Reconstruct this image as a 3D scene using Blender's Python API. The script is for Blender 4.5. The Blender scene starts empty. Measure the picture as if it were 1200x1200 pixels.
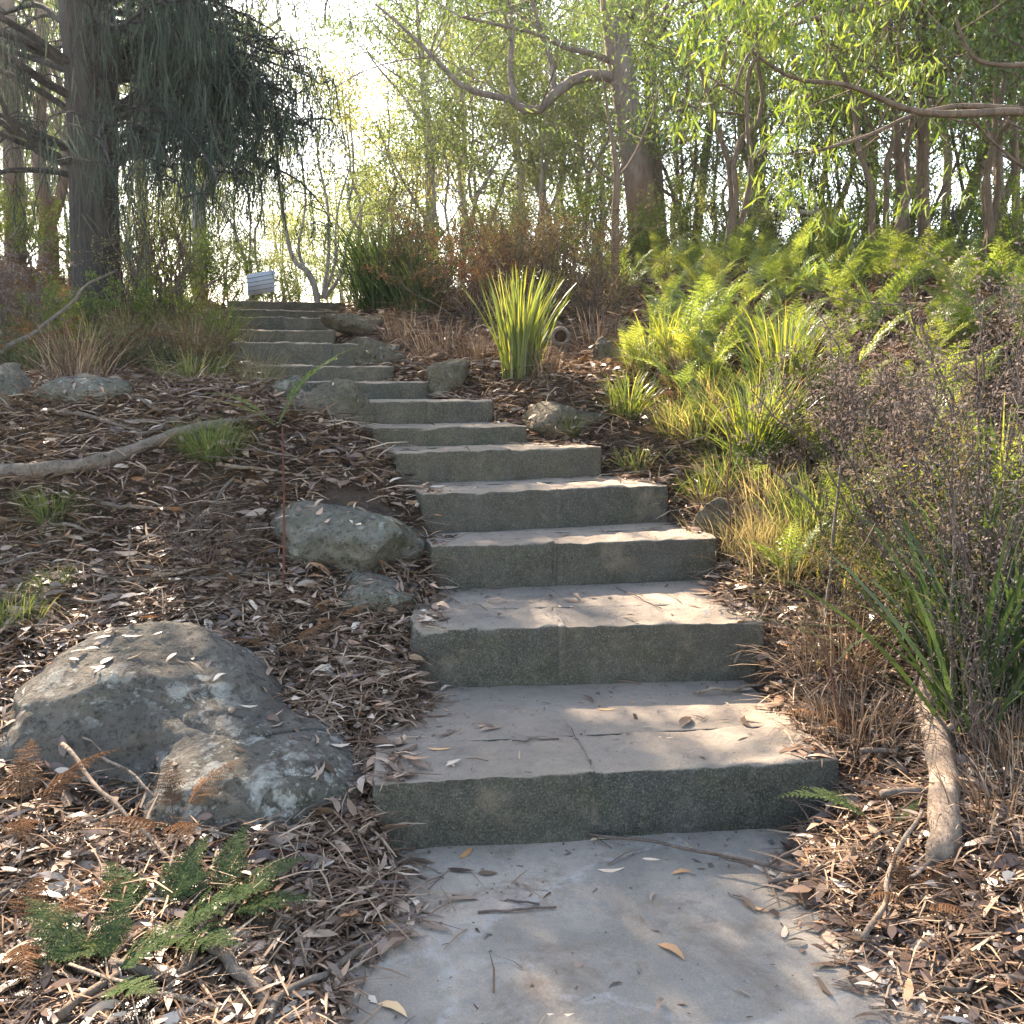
import bpy, math, random
import numpy as np
from mathutils import Vector

RS = np.random.RandomState
C = bpy.context.scene.collection
F_, H_, HOR = 1153.0, 1.55, 440.0
PITCH = math.atan((600 - HOR) / F_)

# ---------------------------------------------------------------- camera maths
def ray(x, y):
    cx, cy = (x - 600) / F_, (600 - y) / F_
    cp, sp = math.cos(PITCH), math.sin(PITCH)
    return np.array([cx, cp + cy * sp, -sp + cy * cp])
def at(x, y, Y):
    r = ray(x, y); return r * (Y / r[1]) + np.array([0, 0, H_])
def atz(x, y, z):
    r = ray(x, y); return r * ((z - H_) / r[2]) + np.array([0, 0, H_])

# ---------------------------------------------------------------- noise
def _h(ix, iy, iz, s):
    n = (ix * 374761393 + iy * 668265263 + iz * 2147483647 + s * 1274126177) & 0xffffffff
    n = ((n ^ (n >> 13)) * 1274126177) & 0xffffffff
    n = ((n ^ (n >> 15)) * 2246822519) & 0xffffffff
    return ((n ^ (n >> 16)) & 0xffff) / 32767.5 - 1.0
def vn(p, s=0):
    p = np.asarray(p, float)
    if p.shape[-1] == 2: p = np.concatenate([p, np.full(p.shape[:-1] + (1,), .37)], -1)
    i = np.floor(p).astype(np.int64); f = p - i; f = f * f * (3 - 2 * f); out = 0
    for a in (0, 1):
        for b in (0, 1):
            for c in (0, 1):
                w = (f[..., 0] if a else 1 - f[..., 0]) * (f[..., 1] if b else 1 - f[..., 1]) * (f[..., 2] if c else 1 - f[..., 2])
                out = out + w * _h(i[..., 0] + a, i[..., 1] + b, i[..., 2] + c, s)
    return out
def fbm(p, s=0, o=4):
    p = np.asarray(p, float); r = 0; a = 1.
    for k in range(o): r = r + a * vn(p * 2 ** k, s + k * 17); a *= .5
    return r

# ---------------------------------------------------------------- mesh building
class MB:
    def __init__(s): s.v = []; s.f = []; s.n = 0
    def add(s, v, *fs):
        v = np.asarray(v, float).reshape(-1, 3)
        for f in fs:
            f = np.asarray(f, np.int64)
            if f.size: s.f.append(f + s.n)
        s.v.append(v); s.n += len(v); return s
    def scatter(s, tv, tfs, M, P):                         # template copies: M (N,3,3), P (N,3)
        N, k = len(P), len(tv)
        if N == 0: return s
        V = np.einsum('nij,kj->nki', M, tv) + P[:, None, :]
        off = (np.arange(N) * k)[:, None, None]
        s.add(V.reshape(-1, 3), *[(np.asarray(f)[None] + off).reshape(-1, np.asarray(f).shape[1]) for f in tfs])
        return s
    def mesh(s, name):
        V = np.concatenate(s.v) if s.v else np.zeros((0, 3))
        me = bpy.data.meshes.new(name)
        lt = np.concatenate([np.full(len(f), f.shape[1]) for f in s.f])
        li = np.concatenate([f.ravel() for f in s.f])
        me.vertices.add(len(V)); me.vertices.foreach_set('co', V.ravel().astype(np.float32))
        me.loops.add(len(li)); me.loops.foreach_set('vertex_index', li.astype(np.int32))
        me.polygons.add(len(lt)); ls = np.concatenate([[0], np.cumsum(lt)[:-1]])
        me.polygons.foreach_set('loop_start', ls.astype(np.int32)); me.polygons.foreach_set('loop_total', lt.astype(np.int32))
        me.polygons.foreach_set('use_smooth', np.ones(len(lt), bool))
        me.update(calc_edges=True); me.validate(); return me
def obj(name, mb, mat, parent=None, loc=None):
    me = mb.mesh(name) if isinstance(mb, MB) else mb
    if mat and not me.materials: me.materials.append(mat)
    o = bpy.data.objects.new(name, me); C.objects.link(o)
    if parent: o.parent = parent
    if loc is not None: o.location = Vector([float(c) for c in loc])
    return o
def tag(o, label=None, cat=None, group=None, kind=None):
    for k, v in (('label', label), ('category', cat), ('group', group), ('kind', kind)):
        if v: o[k] = v
    return o
def thing(name, label, cat, loc=(0, 0, 0), group=None):
    o = bpy.data.objects.new(name, None); C.objects.link(o); o.empty_display_size = .1
    o.location = Vector([float(c) for c in loc]); return tag(o, label, cat, group)
def copy_tree(o, loc, rz=0, sc=1, label=None, group=None, tilt=0):
    c = o.copy(); C.objects.link(c); c.location = Vector([float(q) for q in loc]); c.rotation_euler = (tilt, 0, rz)
    c.scale = (sc, sc, sc) if np.isscalar(sc) else sc
    if label: c['label'] = label
    if group: c['group'] = group
    for ch in list(o.children):
        d = ch.copy(); C.objects.link(d); d.parent = c
    return c

def tube(mb, P, R, n=6, cap=True):
    P = np.asarray(P, float); R = np.broadcast_to(np.asarray(R, float), (len(P),))
    T = np.gradient(P, axis=0); T /= np.linalg.norm(T, axis=1)[:, None] + 1e-9
    ref = np.array([0, 0, 1.]) if abs(T[0, 2]) < .8 else np.array([1., 0, 0])
    A = np.cross(T, ref); A /= np.linalg.norm(A, axis=1)[:, None] + 1e-9
    for k in range(1, len(P)):
        a = A[k - 1] - T[k] * A[k - 1].dot(T[k]); A[k] = a / (np.linalg.norm(a) + 1e-9)
    B = np.cross(T, A); th = np.arange(n) * 2 * math.pi / n
    V = P[:, None] + R[:, None, None] * (np.cos(th)[None, :, None] * A[:, None] + np.sin(th)[None, :, None] * B[:, None])
    m = len(P); i = np.arange(m - 1)[:, None] * n; j = np.arange(n)[None]; j2 = (j + 1) % n
    q = np.stack([i + j, i + j2, i + n + j2, i + n + j], -1).reshape(-1, 4)
    V = V.reshape(-1, 3)
    if cap:
        V = np.concatenate([V, P[:1], P[-1:]]); k = np.arange(n); k2 = (k + 1) % n; e = (m - 1) * n
        mb.add(V, q, np.stack([k2, k, np.full(n, m * n)], -1), np.stack([e + k, e + k2, np.full(n, m * n + 1)], -1))
    else: mb.add(V, q)
def spline(P, n):
    P = np.asarray(P, float); m = len(P); t = np.linspace(0, m - 1, n); i = np.clip(t.astype(int), 0, m - 2); u = (t - i)[:, None]
    p0 = P[np.clip(i - 1, 0, m - 1)]; p1 = P[i]; p2 = P[i + 1]; p3 = P[np.clip(i + 2, 0, m - 1)]
    return .5 * (2 * p1 + (p2 - p0) * u + (2 * p0 - 5 * p1 + 4 * p2 - p3) * u ** 2 + (3 * p1 - p0 - 3 * p2 + p3) * u ** 3)
def unit(v): return v / (np.linalg.norm(v, axis=-1, keepdims=True) + 1e-9)
def frames(D, roll, S):                                   # local x -> D, z -> normal, scaled by S (N,3)
    D = unit(D); up = np.where(np.abs(D[:, 2:3]) > .95, np.array([[1., 0, 0]]), np.array([[0, 0, 1.]]))
    Yv = unit(np.cross(up, D)); Z = np.cross(D, Yv)
    c, s = np.cos(roll)[:, None], np.sin(roll)[:, None]
    Y2 = Yv * c + Z * s; Z2 = -Yv * s + Z * c
    return np.stack([D * S[:, 0:1], Y2 * S[:, 1:2], Z2 * S[:, 2:3]], -1)

# ---------------------------------------------------------------- leaf templates (length 1 along x)
def leaf_t(curl=.12, hook=.1, w=1., cup=.0):
    x = np.array([0, .2, .5, .8, 1.]); wd = np.array([.02, .42, .5, .26, .0]) * w
    cy = hook * 4 * (x - .5) ** 2; cz = curl * 4 * x * (1 - x)
    v = [[0, cy[0], cz[0]]]
    for k in (1, 2, 3): v += [[x[k], cy[k] - wd[k], cz[k] + cup], [x[k], cy[k] + wd[k], cz[k] + cup * .6]]
    v += [[1, cy[4], cz[4]]]
    return np.array(v), [np.array([[0, 1, 2], [6, 5, 7]]) if False else np.array([[0, 1, 2], [5, 7, 6]]), np.array([[1, 3, 4, 2], [3, 5, 6, 4]])]
DIA_V = np.array([[0, 0, 0], [.45, -.5, .03], [1, 0, -.04], [.45, .5, .03]]); DIA_F = [np.array([[0, 1, 2, 3]])]
STRAND_V = np.array([[0, -.5, 0], [0, .5, 0], [1, .15, 0], [1, -.15, 0]]); STRAND_F = [np.array([[0, 1, 2, 3]])]

# ---------------------------------------------------------------- materials
def mat(name): 
    m = bpy.data.materials.new(name); m.use_nodes = True; nt = m.node_tree; nt.nodes.clear()
    return m, nt, nt.nodes.new('ShaderNodeOutputMaterial')
def N(nt, t, **kw):
    n = nt.nodes.new('ShaderNode' + t)
    for k, v in kw.items():
        if k in n.inputs: n.inputs[k].default_value = v
        else: setattr(n, k, v)
    return n
def ramp(nt, fac, stops, mode='LINEAR'):
    r = nt.nodes.new('ShaderNodeValToRGB'); r.color_ramp.interpolation = mode; e = r.color_ramp.elements
    while len(e) < len(stops): e.new(.5)
    for k, (p, c) in enumerate(stops):
        e[k].position = p; e[k].color = (c, c, c, 1) if np.isscalar(c) else (*c, 1)
    nt.links.new(fac, r.inputs[0]); return r.outputs[0]
def mixc(nt, a, b, f, blend='MIX'):
    m = nt.nodes.new('ShaderNodeMix'); m.data_type = 'RGBA'; m.blend_type = blend
    for s, v in ((0, f), (6, a), (7, b)):
        if isinstance(v, bpy.types.NodeSocket): nt.links.new(v, m.inputs[s])
        else: m.inputs[s].default_value = v if s == 0 else (*v, 1)
    return m.outputs[2]
def noise(nt, co, scale, detail=4, rough=.55, dist=0):
    n = N(nt, 'TexNoise', Scale=scale, Detail=detail, Roughness=rough, Distortion=dist); nt.links.new(co, n.inputs['Vector']); return n.outputs['Fac']
def voro(nt, co, scale, feature='F1', out='Distance'):
    n = N(nt, 'TexVoronoi', feature=feature); n.inputs['Scale'].default_value = scale
    nt.links.new(co, n.inputs['Vector']); return n.outputs[out]
def mth(nt, op, a, b=None):
    n = nt.nodes.new('ShaderNodeMath'); n.operation = op
    for k, v in enumerate((a, b)):
        if v is None: continue
        if isinstance(v, bpy.types.NodeSocket): nt.links.new(v, n.inputs[k])
        else: n.inputs[k].default_value = v
    return n.outputs[0]
def coords(nt, sc=(1, 1, 1), kind='Object'):
    if kind == 'World': o = N(nt, 'NewGeometry').outputs['Position']
    else: o = N(nt, 'TexCoord').outputs[kind]
    m = N(nt, 'Mapping'); m.inputs['Scale'].default_value = sc; nt.links.new(o, m.inputs['Vector']); return m.outputs[0]
def surf_out(nt, out, col, rough=.9, bump=None, bs=.5, bd=.02, spec=.3):
    b = N(nt, 'BsdfPrincipled'); b.inputs['Roughness'].default_value = rough; b.inputs['Specular IOR Level'].default_value = spec
    if isinstance(col, bpy.types.NodeSocket): nt.links.new(col, b.inputs['Base Color'])
    else: b.inputs['Base Color'].default_value = (*col, 1)
    if bump is not None:
        k = N(nt, 'Bump'); k.inputs['Strength'].default_value = bs; k.inputs['Distance'].default_value = bd
        nt.links.new(bump, k.inputs['Height']); nt.links.new(k.outputs[0], b.inputs['Normal'])
    nt.links.new(b.outputs[0], out.inputs[0]); return b
def leafmat(name, stops, trans=.45, tcol=None, gloss=0., obj_var=.25):
    """foliage: per-leaf random colour, diffuse + translucent"""
    m, nt, out = mat(name); g = N(nt, 'NewGeometry'); oi = N(nt, 'ObjectInfo')
    r = mth(nt, 'ADD', mth(nt, 'MULTIPLY', g.outputs['Random Per Island'], 1 - obj_var), mth(nt, 'MULTIPLY', oi.outputs['Random'], obj_var))
    col = ramp(nt, r, stops)
    d = N(nt, 'BsdfDiffuse'); t = N(nt, 'BsdfTranslucent'); nt.links.new(col, d.inputs[0])
    tc = mixc(nt, col, tcol or (1.5, 1.6, .6), 1, 'MULTIPLY'); nt.links.new(tc, t.inputs[0])
    mx = N(nt, 'MixShader'); mx.inputs[0].default_value = trans
    nt.links.new(d.outputs[0], mx.inputs[1]); nt.links.new(t.outputs[0], mx.inputs[2]); last = mx.outputs[0]
    if gloss:
        gl = N(nt, 'BsdfGlossy'); gl.inputs['Roughness'].default_value = .38; gl.inputs[0].default_value = (.9, .95, 1, 1)
        m2 = N(nt, 'MixShader'); m2.inputs[0].default_value = gloss
        nt.links.new(last, m2.inputs[1]); nt.links.new(gl.outputs[0], m2.inputs[2]); last = m2.outputs[0]
    nt.links.new(last, out.inputs[0]); return m

def stone_mat(name, top_a, top_b, side_a, side_b, lichen=.35):
    """sandstone: worn pale upper faces, mossy weathered risers with lichen discs"""
    m, nt, out = mat(name); co = coords(nt, kind='World')
    n1 = noise(nt, co, 2.2, 6, .65); n2 = noise(nt, co, 26, 5, .7); n3 = noise(nt, co, 160, 3, .6)
    top = mixc(nt, top_a, top_b, ramp(nt, n1, [(.34, 0.), (.66, 1.)]))
    warm = ramp(nt, noise(nt, co, .9, 4, .6), [(.38, 0.), (.66, .6)])
    top = mixc(nt, top, (.43, .335, .25), warm)
    top = mixc(nt, top, (.12, .115, .11), mth(nt, 'MULTIPLY', ramp(nt, n2, [(.5, 0.), (.72, 1.)]), .38))
    top = mixc(nt, top, (.09, .085, .08), mth(nt, 'MULTIPLY', ramp(nt, n3, [(.56, 0.), (.66, 1.)]), .42))
    spk = voro(nt, co, 70); top = mixc(nt, top, (.05, .045, .04), mth(nt, 'MULTIPLY', ramp(nt, spk, [(.06, 1.), (.12, 0.)]), ramp(nt, n2, [(.52, 0.), (.6, .9)])))
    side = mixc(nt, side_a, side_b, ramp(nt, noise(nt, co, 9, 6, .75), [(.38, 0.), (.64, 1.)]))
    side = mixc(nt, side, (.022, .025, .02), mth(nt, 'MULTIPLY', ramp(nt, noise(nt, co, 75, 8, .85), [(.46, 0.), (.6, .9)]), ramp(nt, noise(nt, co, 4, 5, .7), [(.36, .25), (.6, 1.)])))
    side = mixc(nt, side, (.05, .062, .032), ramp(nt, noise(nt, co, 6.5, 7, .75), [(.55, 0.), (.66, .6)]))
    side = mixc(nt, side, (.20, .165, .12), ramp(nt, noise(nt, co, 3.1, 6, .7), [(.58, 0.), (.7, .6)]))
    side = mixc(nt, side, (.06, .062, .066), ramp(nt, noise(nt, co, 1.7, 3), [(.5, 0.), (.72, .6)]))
    wob = N(nt, 'TexNoise', Scale=22.); nt.links.new(co, wob.inputs['Vector'])
    va = nt.nodes.new('ShaderNodeVectorMath'); va.operation = 'MULTIPLY_ADD'; nt.links.new(wob.outputs['Color'], va.inputs[0])
    va.inputs[1].default_value = (.03, .03, .03); nt.links.new(co, va.inputs[2])
    v = N(nt, 'TexVoronoi'); v.inputs['Scale'].default_value = 19; nt.links.new(va.outputs[0], v.inputs['Vector'])
    disc = ramp(nt, v.outputs['Distance'], [(.18, .9), (.3, .5), (.36, 0.)])
    sep = N(nt, 'SeparateColor'); nt.links.new(v.outputs['Color'], sep.inputs[0])
    pick = mth(nt, 'GREATER_THAN', sep.outputs[0], 1 - lichen)
    side = mixc(nt, side, (.17, .175, .135), mth(nt, 'MULTIPLY', mth(nt, 'MULTIPLY', mth(nt, 'MULTIPLY', disc, pick), ramp(nt, n3, [(.4, .2), (.6, 1.)])), .4))
    gr = noise(nt, co, 130, 6, .85); side = mixc(nt, side, (.20, .19, .155), mth(nt, 'MULTIPLY', ramp(nt, gr, [(.53, 0.), (.6, 1.)]), .75)); side = mixc(nt, side, (.012, .014, .012), mth(nt, 'MULTIPLY', ramp(nt, gr, [(.36, 1.), (.45, 0.)]), .7))
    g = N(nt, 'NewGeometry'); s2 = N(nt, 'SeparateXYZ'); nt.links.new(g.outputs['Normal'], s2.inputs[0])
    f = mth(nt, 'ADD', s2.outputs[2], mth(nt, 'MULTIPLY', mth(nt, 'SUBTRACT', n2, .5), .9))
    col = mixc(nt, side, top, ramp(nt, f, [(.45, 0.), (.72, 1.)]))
    col = mixc(nt, col, (.20, .16, .12), mth(nt, 'MULTIPLY', N(nt, 'ObjectInfo').outputs['Random'], .13))
    bh = mth(nt, 'ADD', mth(nt, 'MULTIPLY', n2, 1.), mth(nt, 'MULTIPLY', n3, .4))
    surf_out(nt, out, col, .92, mth(nt, 'ADD', bh, mth(nt, 'MULTIPLY', gr, .6)), .9, .016, .2); return m

def paving_mat(name):
    m, nt, out = mat(name); co = coords(nt, kind='World')
    n1 = noise(nt, co, 1.6, 7, .65, .6); n2 = noise(nt, co, 24, 6, .7); n3 = noise(nt, co, 190, 3, .6)
    col = mixc(nt, (.165, .145, .118), (.30, .262, .212), ramp(nt, n1, [(.38, 0.), (.6, 1.)]))
    col = mixc(nt, col, (.42, .33, .25), ramp(nt, noise(nt, co, .8, 5, .6, .5), [(.5, 0.), (.72, .6)]))
    col = mixc(nt, col, (.13, .13, .135), ramp(nt, n2, [(.46, 0.), (.7, .6)]))
    col = mixc(nt, col, (.08, .08, .08), ramp(nt, n3, [(.55, 0.), (.68, .5)]))
    wob = N(nt, 'TexNoise', Scale=3.5, Detail=6.); nt.links.new(co, wob.inputs['Vector'])
    va = nt.nodes.new('ShaderNodeVectorMath'); va.operation = 'MULTIPLY_ADD'; nt.links.new(wob.outputs['Color'], va.inputs[0])
    va.inputs[1].default_value = (.3, .3, .0); nt.links.new(co, va.inputs[2])
    d = voro(nt, va.outputs[0], 1.15, 'DISTANCE_TO_EDGE')
    cellv = N(nt, 'TexVoronoi'); cellv.inputs['Scale'].default_value = 1.15; nt.links.new(va.outputs[0], cellv.inputs['Vector']); sc3 = N(nt, 'SeparateColor'); nt.links.new(cellv.outputs['Color'], sc3.inputs[0])
    col = mixc(nt, col, (.15, .138, .12), mth(nt, 'MULTIPLY', sc3.outputs[0], .45)); col = mixc(nt, col, (.36, .29, .225), mth(nt, 'MULTIPLY', sc3.outputs[1], .3))
    vein = ramp(nt, d, [(.0, 1.), (.012, .8), (.026, 0.)])
    col = mixc(nt, col, (.40, .385, .37), mth(nt, 'MULTIPLY', vein, mth(nt, 'MULTIPLY', ramp(nt, n2, [(.42, .0), (.6, .6)]), ramp(nt, noise(nt, co, 1.1, 3), [(.35, .25), (.55, 1.)]))))
    spk = voro(nt, co, 45); col = mixc(nt, col, (.05, .045, .04), mth(nt, 'MULTIPLY', ramp(nt, spk, [(.06, 1.), (.12, 0.)]), ramp(nt, n2, [(.55, 0.), (.62, .9)])))
    gr = noise(nt, co, 150, 7, .85); col = mixc(nt, col, (.42, .39, .36), mth(nt, 'MULTIPLY', ramp(nt, gr, [(.56, 0.), (.64, 1.)]), .5)); col = mixc(nt, col, (.07, .065, .06), mth(nt, 'MULTIPLY', ramp(nt, gr, [(.35, 1.), (.43, 0.)]), .6))
    dirt = ramp(nt, noise(nt, co, 3.4, 9, .8, .4), [(.5, 0.), (.64, .8)]); col = mixc(nt, col, (.13, .10, .075), dirt)
    bh = mth(nt, 'ADD', mth(nt, 'ADD', n2, mth(nt, 'MULTIPLY', n3, .3)), mth(nt, 'MULTIPLY', vein, -.6))
    surf_out(nt, out, col, .9, bh, .4, .01, .25); return m

def rock_mat(name, a, b, lich=(.42, .45, .42), amount=.55, green=.4):
    m, nt, out = mat(name); co = coords(nt)
    n1 = noise(nt, co, 3.2, 7, .7, .4); n2 = noise(nt, co, 24, 6, .75); n3 = noise(nt, co, 120, 3, .6)
    col = mixc(nt, a, b, ramp(nt, n1, [(.36, 0.), (.64, 1.)]))
    col = mixc(nt, col, (.085, .088, .055), mth(nt, 'MULTIPLY', ramp(nt, noise(nt, co, 4.5, 5, .7), [(.48, 0.), (.62, 1.)]), green))
    col = mixc(nt, col, (.02, .022, .022), mth(nt, 'MULTIPLY', ramp(nt, n2, [(.52, 0.), (.66, 1.)]), .7))
    wob = N(nt, 'TexNoise', Scale=9., Detail=5.); nt.links.new(co, wob.inputs['Vector'])
    va = nt.nodes.new('ShaderNodeVectorMath'); va.operation = 'MULTIPLY_ADD'; nt.links.new(wob.outputs['Color'], va.inputs[0])
    va.inputs[1].default_value = (.2, .2, .2); nt.links.new(co, va.inputs[2])
    for sc, th, lo in ((5, .30, .62), (11, .34, .6), (26, .3, .6)):
        v = N(nt, 'TexVoronoi'); v.inputs['Scale'].default_value = sc; nt.links.new(va.outputs[0], v.inputs['Vector'])
        sep = N(nt, 'SeparateColor'); nt.links.new(v.outputs['Color'], sep.inputs[0])
        f = mth(nt, 'MULTIPLY', ramp(nt, v.outputs['Distance'], [(th - .05, 1.), (th + .03, 0.)]), mth(nt, 'GREATER_THAN', sep.outputs[1], 1 - amount * .62))
        f = mth(nt, 'MULTIPLY', f, ramp(nt, n2, [(.3, 1.), (.62, .25)]))
        f = mth(nt, 'MULTIPLY', f, ramp(nt, noise(nt, co, 2.3, 2), [(.42, .0), (.56, .9)]))
        col = mixc(nt, col, lich, f)
    cr = noise(nt, co, 13, 9, .82, .3); reg = noise(nt, co, 2.6, 3, .5)
    f = mth(nt, 'MULTIPLY', ramp(nt, cr, [(.555, 0.), (.585, 1.)]), ramp(nt, reg, [(.42, 0.), (.6, min(1., amount + .1))]))
    col = mixc(nt, col, lich, mth(nt, 'MULTIPLY', f, .8))
    col = mixc(nt, col, (.012, .013, .012), mth(nt, 'MULTIPLY', ramp(nt, noise(nt, co, 34, 8, .8), [(.54, 0.), (.6, 1.)]), .6))
    bh = mth(nt, 'ADD', mth(nt, 'ADD', mth(nt, 'MULTIPLY', n2, 1.3), mth(nt, 'MULTIPLY', n3, .6)), mth(nt, 'ADD', n1, mth(nt, 'MULTIPLY', cr, .8)))
    surf_out(nt, out, col, .95, bh, 1., .03, .15); return m

def bark_mat(name, a, b, c, vs=(9, 9, 1.2), bump=.8, base=None):
    m, nt, out = mat(name); co = coords(nt, vs)
    n1 = noise(nt, co, 1.6, 6, .7); n2 = noise(nt, co, 6, 5, .7)
    col = mixc(nt, a, b, ramp(nt, n1, [(.36, 0.), (.64, 1.)])); col = mixc(nt, col, c, ramp(nt, n2, [(.5, 0.), (.7, .8)]))
    if base:
        s = N(nt, 'SeparateXYZ'); nt.links.new(N(nt, 'TexCoord').outputs['Object'], s.inputs[0])
        h = mth(nt, 'ADD', s.outputs[2], mth(nt, 'MULTIPLY', n1, 1.2))
        col = mixc(nt, base, col, ramp(nt, mth(nt, 'MULTIPLY', h, .3), [(.45, 0.), (.7, 1.)]))
    surf_out(nt, out, col, .9, mth(nt, 'ADD', n1, mth(nt, 'MULTIPLY', n2, .5)), bump, .03, .2); return m

M = {}
M['step'] = stone_mat('sandstone_step', (.18, .16, .138), (.28, .245, .208), (.044, .047, .042), (.092, .09, .078), .3)
M['step_up'] = stone_mat('sandstone_step_brown', (.20, .17, .138), (.31, .255, .195), (.062, .058, .046), (.122, .108, .082), .25)
M['mortar'] = stone_mat('mortar', (.20, .18, .16), (.30, .27, .235), (.075, .073, .064), (.13, .12, .105), .1)
M['pave'] = paving_mat('sandstone_paving')
M['rock'] = rock_mat('lichen_rock', (.105, .096, .085), (.195, .175, .148), (.46, .46, .42), .95, .3)
M['rock_pale'] = rock_mat('pale_rock', (.125, .12, .10), (.22, .205, .17), (.42, .44, .41), .35, .5)
M['rock_tan'] = rock_mat('tan_rock', (.11, .095, .07), (.19, .165, .12), (.36, .36, .3), .2, .5)
M['bark_dark'] = bark_mat('dark_furrowed_bark', (.028, .027, .027), (.062, .058, .056), (.012, .012, .012), (14, 14, 1.5), 1.)
M['bark_gum'] = bark_mat('smooth_gum_bark', (.12, .095, .083), (.21, .168, .146), (.08, .06, .05), (4, 4, 1), .3, base=(.15, .085, .055))
M['bark_brown'] = bark_mat('brown_bark', (.09, .066, .05), (.16, .12, .09), (.05, .037, .028), (10, 10, 2), .7)
M['bark_grey'] = bark_mat('grey_bark', (.2, .18, .16), (.32, .29, .26), (.12, .1, .09), (6, 6, 2), .5)
M['log'] = bark_mat('weathered_log', (.16, .12, .09), (.33, .265, .21), (.05, .036, .028), (16, 5, 16), .9)
M['log_grey'] = bark_mat('grey_log', (.10, .085, .07), (.19, .155, .13), (.045, .038, .03), (12, 12, 12), .8)
M['twig'] = bark_mat('twig', (.06, .045, .038), (.13, .1, .085), (.04, .03, .03), (12, 12, 12), .3)
M['stem_red'] = bark_mat('red_stem', (.07, .028, .022), (.12, .05, .035), (.04, .02, .02), (20, 20, 5), .2)
M['litter'] = leafmat('dry_leaf', [(0, (.04, .024, .018)), (.38, (.115, .074, .052)), (.7, (.20, .14, .10)), (.86, (.31, .23, .17)), (.9, (.38, .19, .09)), (.93, (.40, .31, .24)), (1, (.56, .47, .38))], .12, (1.1, .9, .6), .05, 0)
M['straw'] = leafmat('dry_straw', [(0, (.07, .045, .032)), (.6, (.18, .125, .09)), (1, (.42, .32, .23))], .1, (1, .9, .7), 0, 0)
M['pave_leaf'] = leafmat('tan_leaf', [(0, (.36, .18, .07)), (.5, (.5, .33, .16)), (1, (.6, .46, .34))], .1, (1, .9, .6), .05, 1)
M['fern'] = leafmat('fern_green', [(0, (.075, .115, .035)), (.45, (.125, .165, .045)), (.8, (.2, .225, .07)), (1, (.26, .24, .08))], .5, (1.6, 1.6, .6), .03, .6)
M['fern_cool'] = leafmat('fern_bluegreen', [(0, (.035, .06, .028)), (.6, (.07, .10, .045)), (1, (.13, .14, .07))], .35, (1.3, 1.4, .7), 0, .3)
M['fern_dead'] = leafmat('fern_brown', [(0, (.08, .045, .028)), (.5, (.155, .088, .05)), (1, (.27, .17, .10))], .3, (1.3, 1.05, .75), 0, .5)
M['strap'] = leafmat('strap_green', [(0, (.035, .065, .02)), (.55, (.085, .125, .035)), (.85, (.19, .2, .06)), (1, (.3, .24, .11))], .5, (1.9, 1.6, .5), .06, .3)
M['strap_dark'] = leafmat('strap_dark', [(0, (.03, .05, .022)), (.7, (.065, .1, .045)), (1, (.22, .19, .10))], .3, (1.4, 1.4, .6), .02, .3)
M['grass'] = leafmat('grass_mixed', [(0, (.05, .08, .03)), (.55, (.12, .155, .06)), (.8, (.33, .27, .13)), (1, (.45, .36, .2))], .4, (1.4, 1.4, .7), 0, .4)
M['grass_dry'] = leafmat('grass_dry', [(0, (.09, .09, .05)), (.4, (.19, .165, .10)), (1, (.42, .34, .24))], .4, (1.3, 1.2, .7), 0, .4)
M['shrub_purple'] = leafmat('shrub_purple', [(0, (.05, .042, .036)), (.5, (.12, .10, .09)), (1, (.27, .24, .22))], .3, (1.1, 1, 1), 0, .3)
M['gum_leaf'] = leafmat('gum_leaf', [(0, (.035, .06, .022)), (.5, (.075, .11, .035)), (1, (.16, .18, .05))], .42, (1.5, 1.65, .5), .03, .35)
M['gum_far'] = leafmat('gum_far', [(0, (.04, .07, .03)), (.5, (.09, .13, .055)), (1, (.19, .22, .10))], .5, (1.45, 1.5, .75), 0, .6)
M['wattle'] = leafmat('wattle', [(0, (.08, .115, .05)), (.5, (.155, .19, .085)), (.85, (.26, .27, .12)), (1, (.42, .35, .15))], .5, (1.35, 1.35, .8), 0, .6)
M['shrub'] = leafmat('shrub_green', [(0, (.045, .075, .03)), (.6, (.1, .14, .045)), (1, (.22, .23, .08))], .42, (1.6, 1.6, .6), 0, .5)
M['needle'] = leafmat('casuarina_needle', [(0, (.03, .042, .04)), (1, (.075, .095, .08))], .3, (1.3, 1.4, 1), 0, .2)
M['thicket'] = leafmat('thicket_brown', [(0, (.04, .034, .024)), (.5, (.095, .078, .048)), (.8, (.16, .135, .075)), (1, (.16, .18, .07))], .3, (1.3, 1.15, .8), 0, .4)
m, nt, out = mat('board_paint'); surf_out(nt, out, mixc(nt, (.42, .46, .55), (.5, .53, .6), noise(nt, coords(nt), 6)), .6); M['board'] = m
m, nt, out = mat('board_line'); surf_out(nt, out, (.1, .11, .13), .7); M['line'] = m
m, nt, out = mat('hole_shade'); surf_out(nt, out, mixc(nt, (.02, .012, .008), (.05, .03, .02), noise(nt, coords(nt), 30)), 1); M['hollow'] = m
m, nt, out = mat('forest_soil'); co = coords(nt, kind='World')
c1 = mixc(nt, (.055, .04, .032), (.13, .095, .072), ramp(nt, noise(nt, co, 14, 7, .75), [(.35, 0.), (.65, 1.)]))
c1 = mixc(nt, c1, (.22, .16, .12), ramp(nt, noise(nt, co, 55, 4, .7, 1.5), [(.56, 0.), (.66, .8)]))
surf_out(nt, out, c1, 1, noise(nt, co, 40, 6, .8), 1, .05, .1); M['soil'] = m

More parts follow.
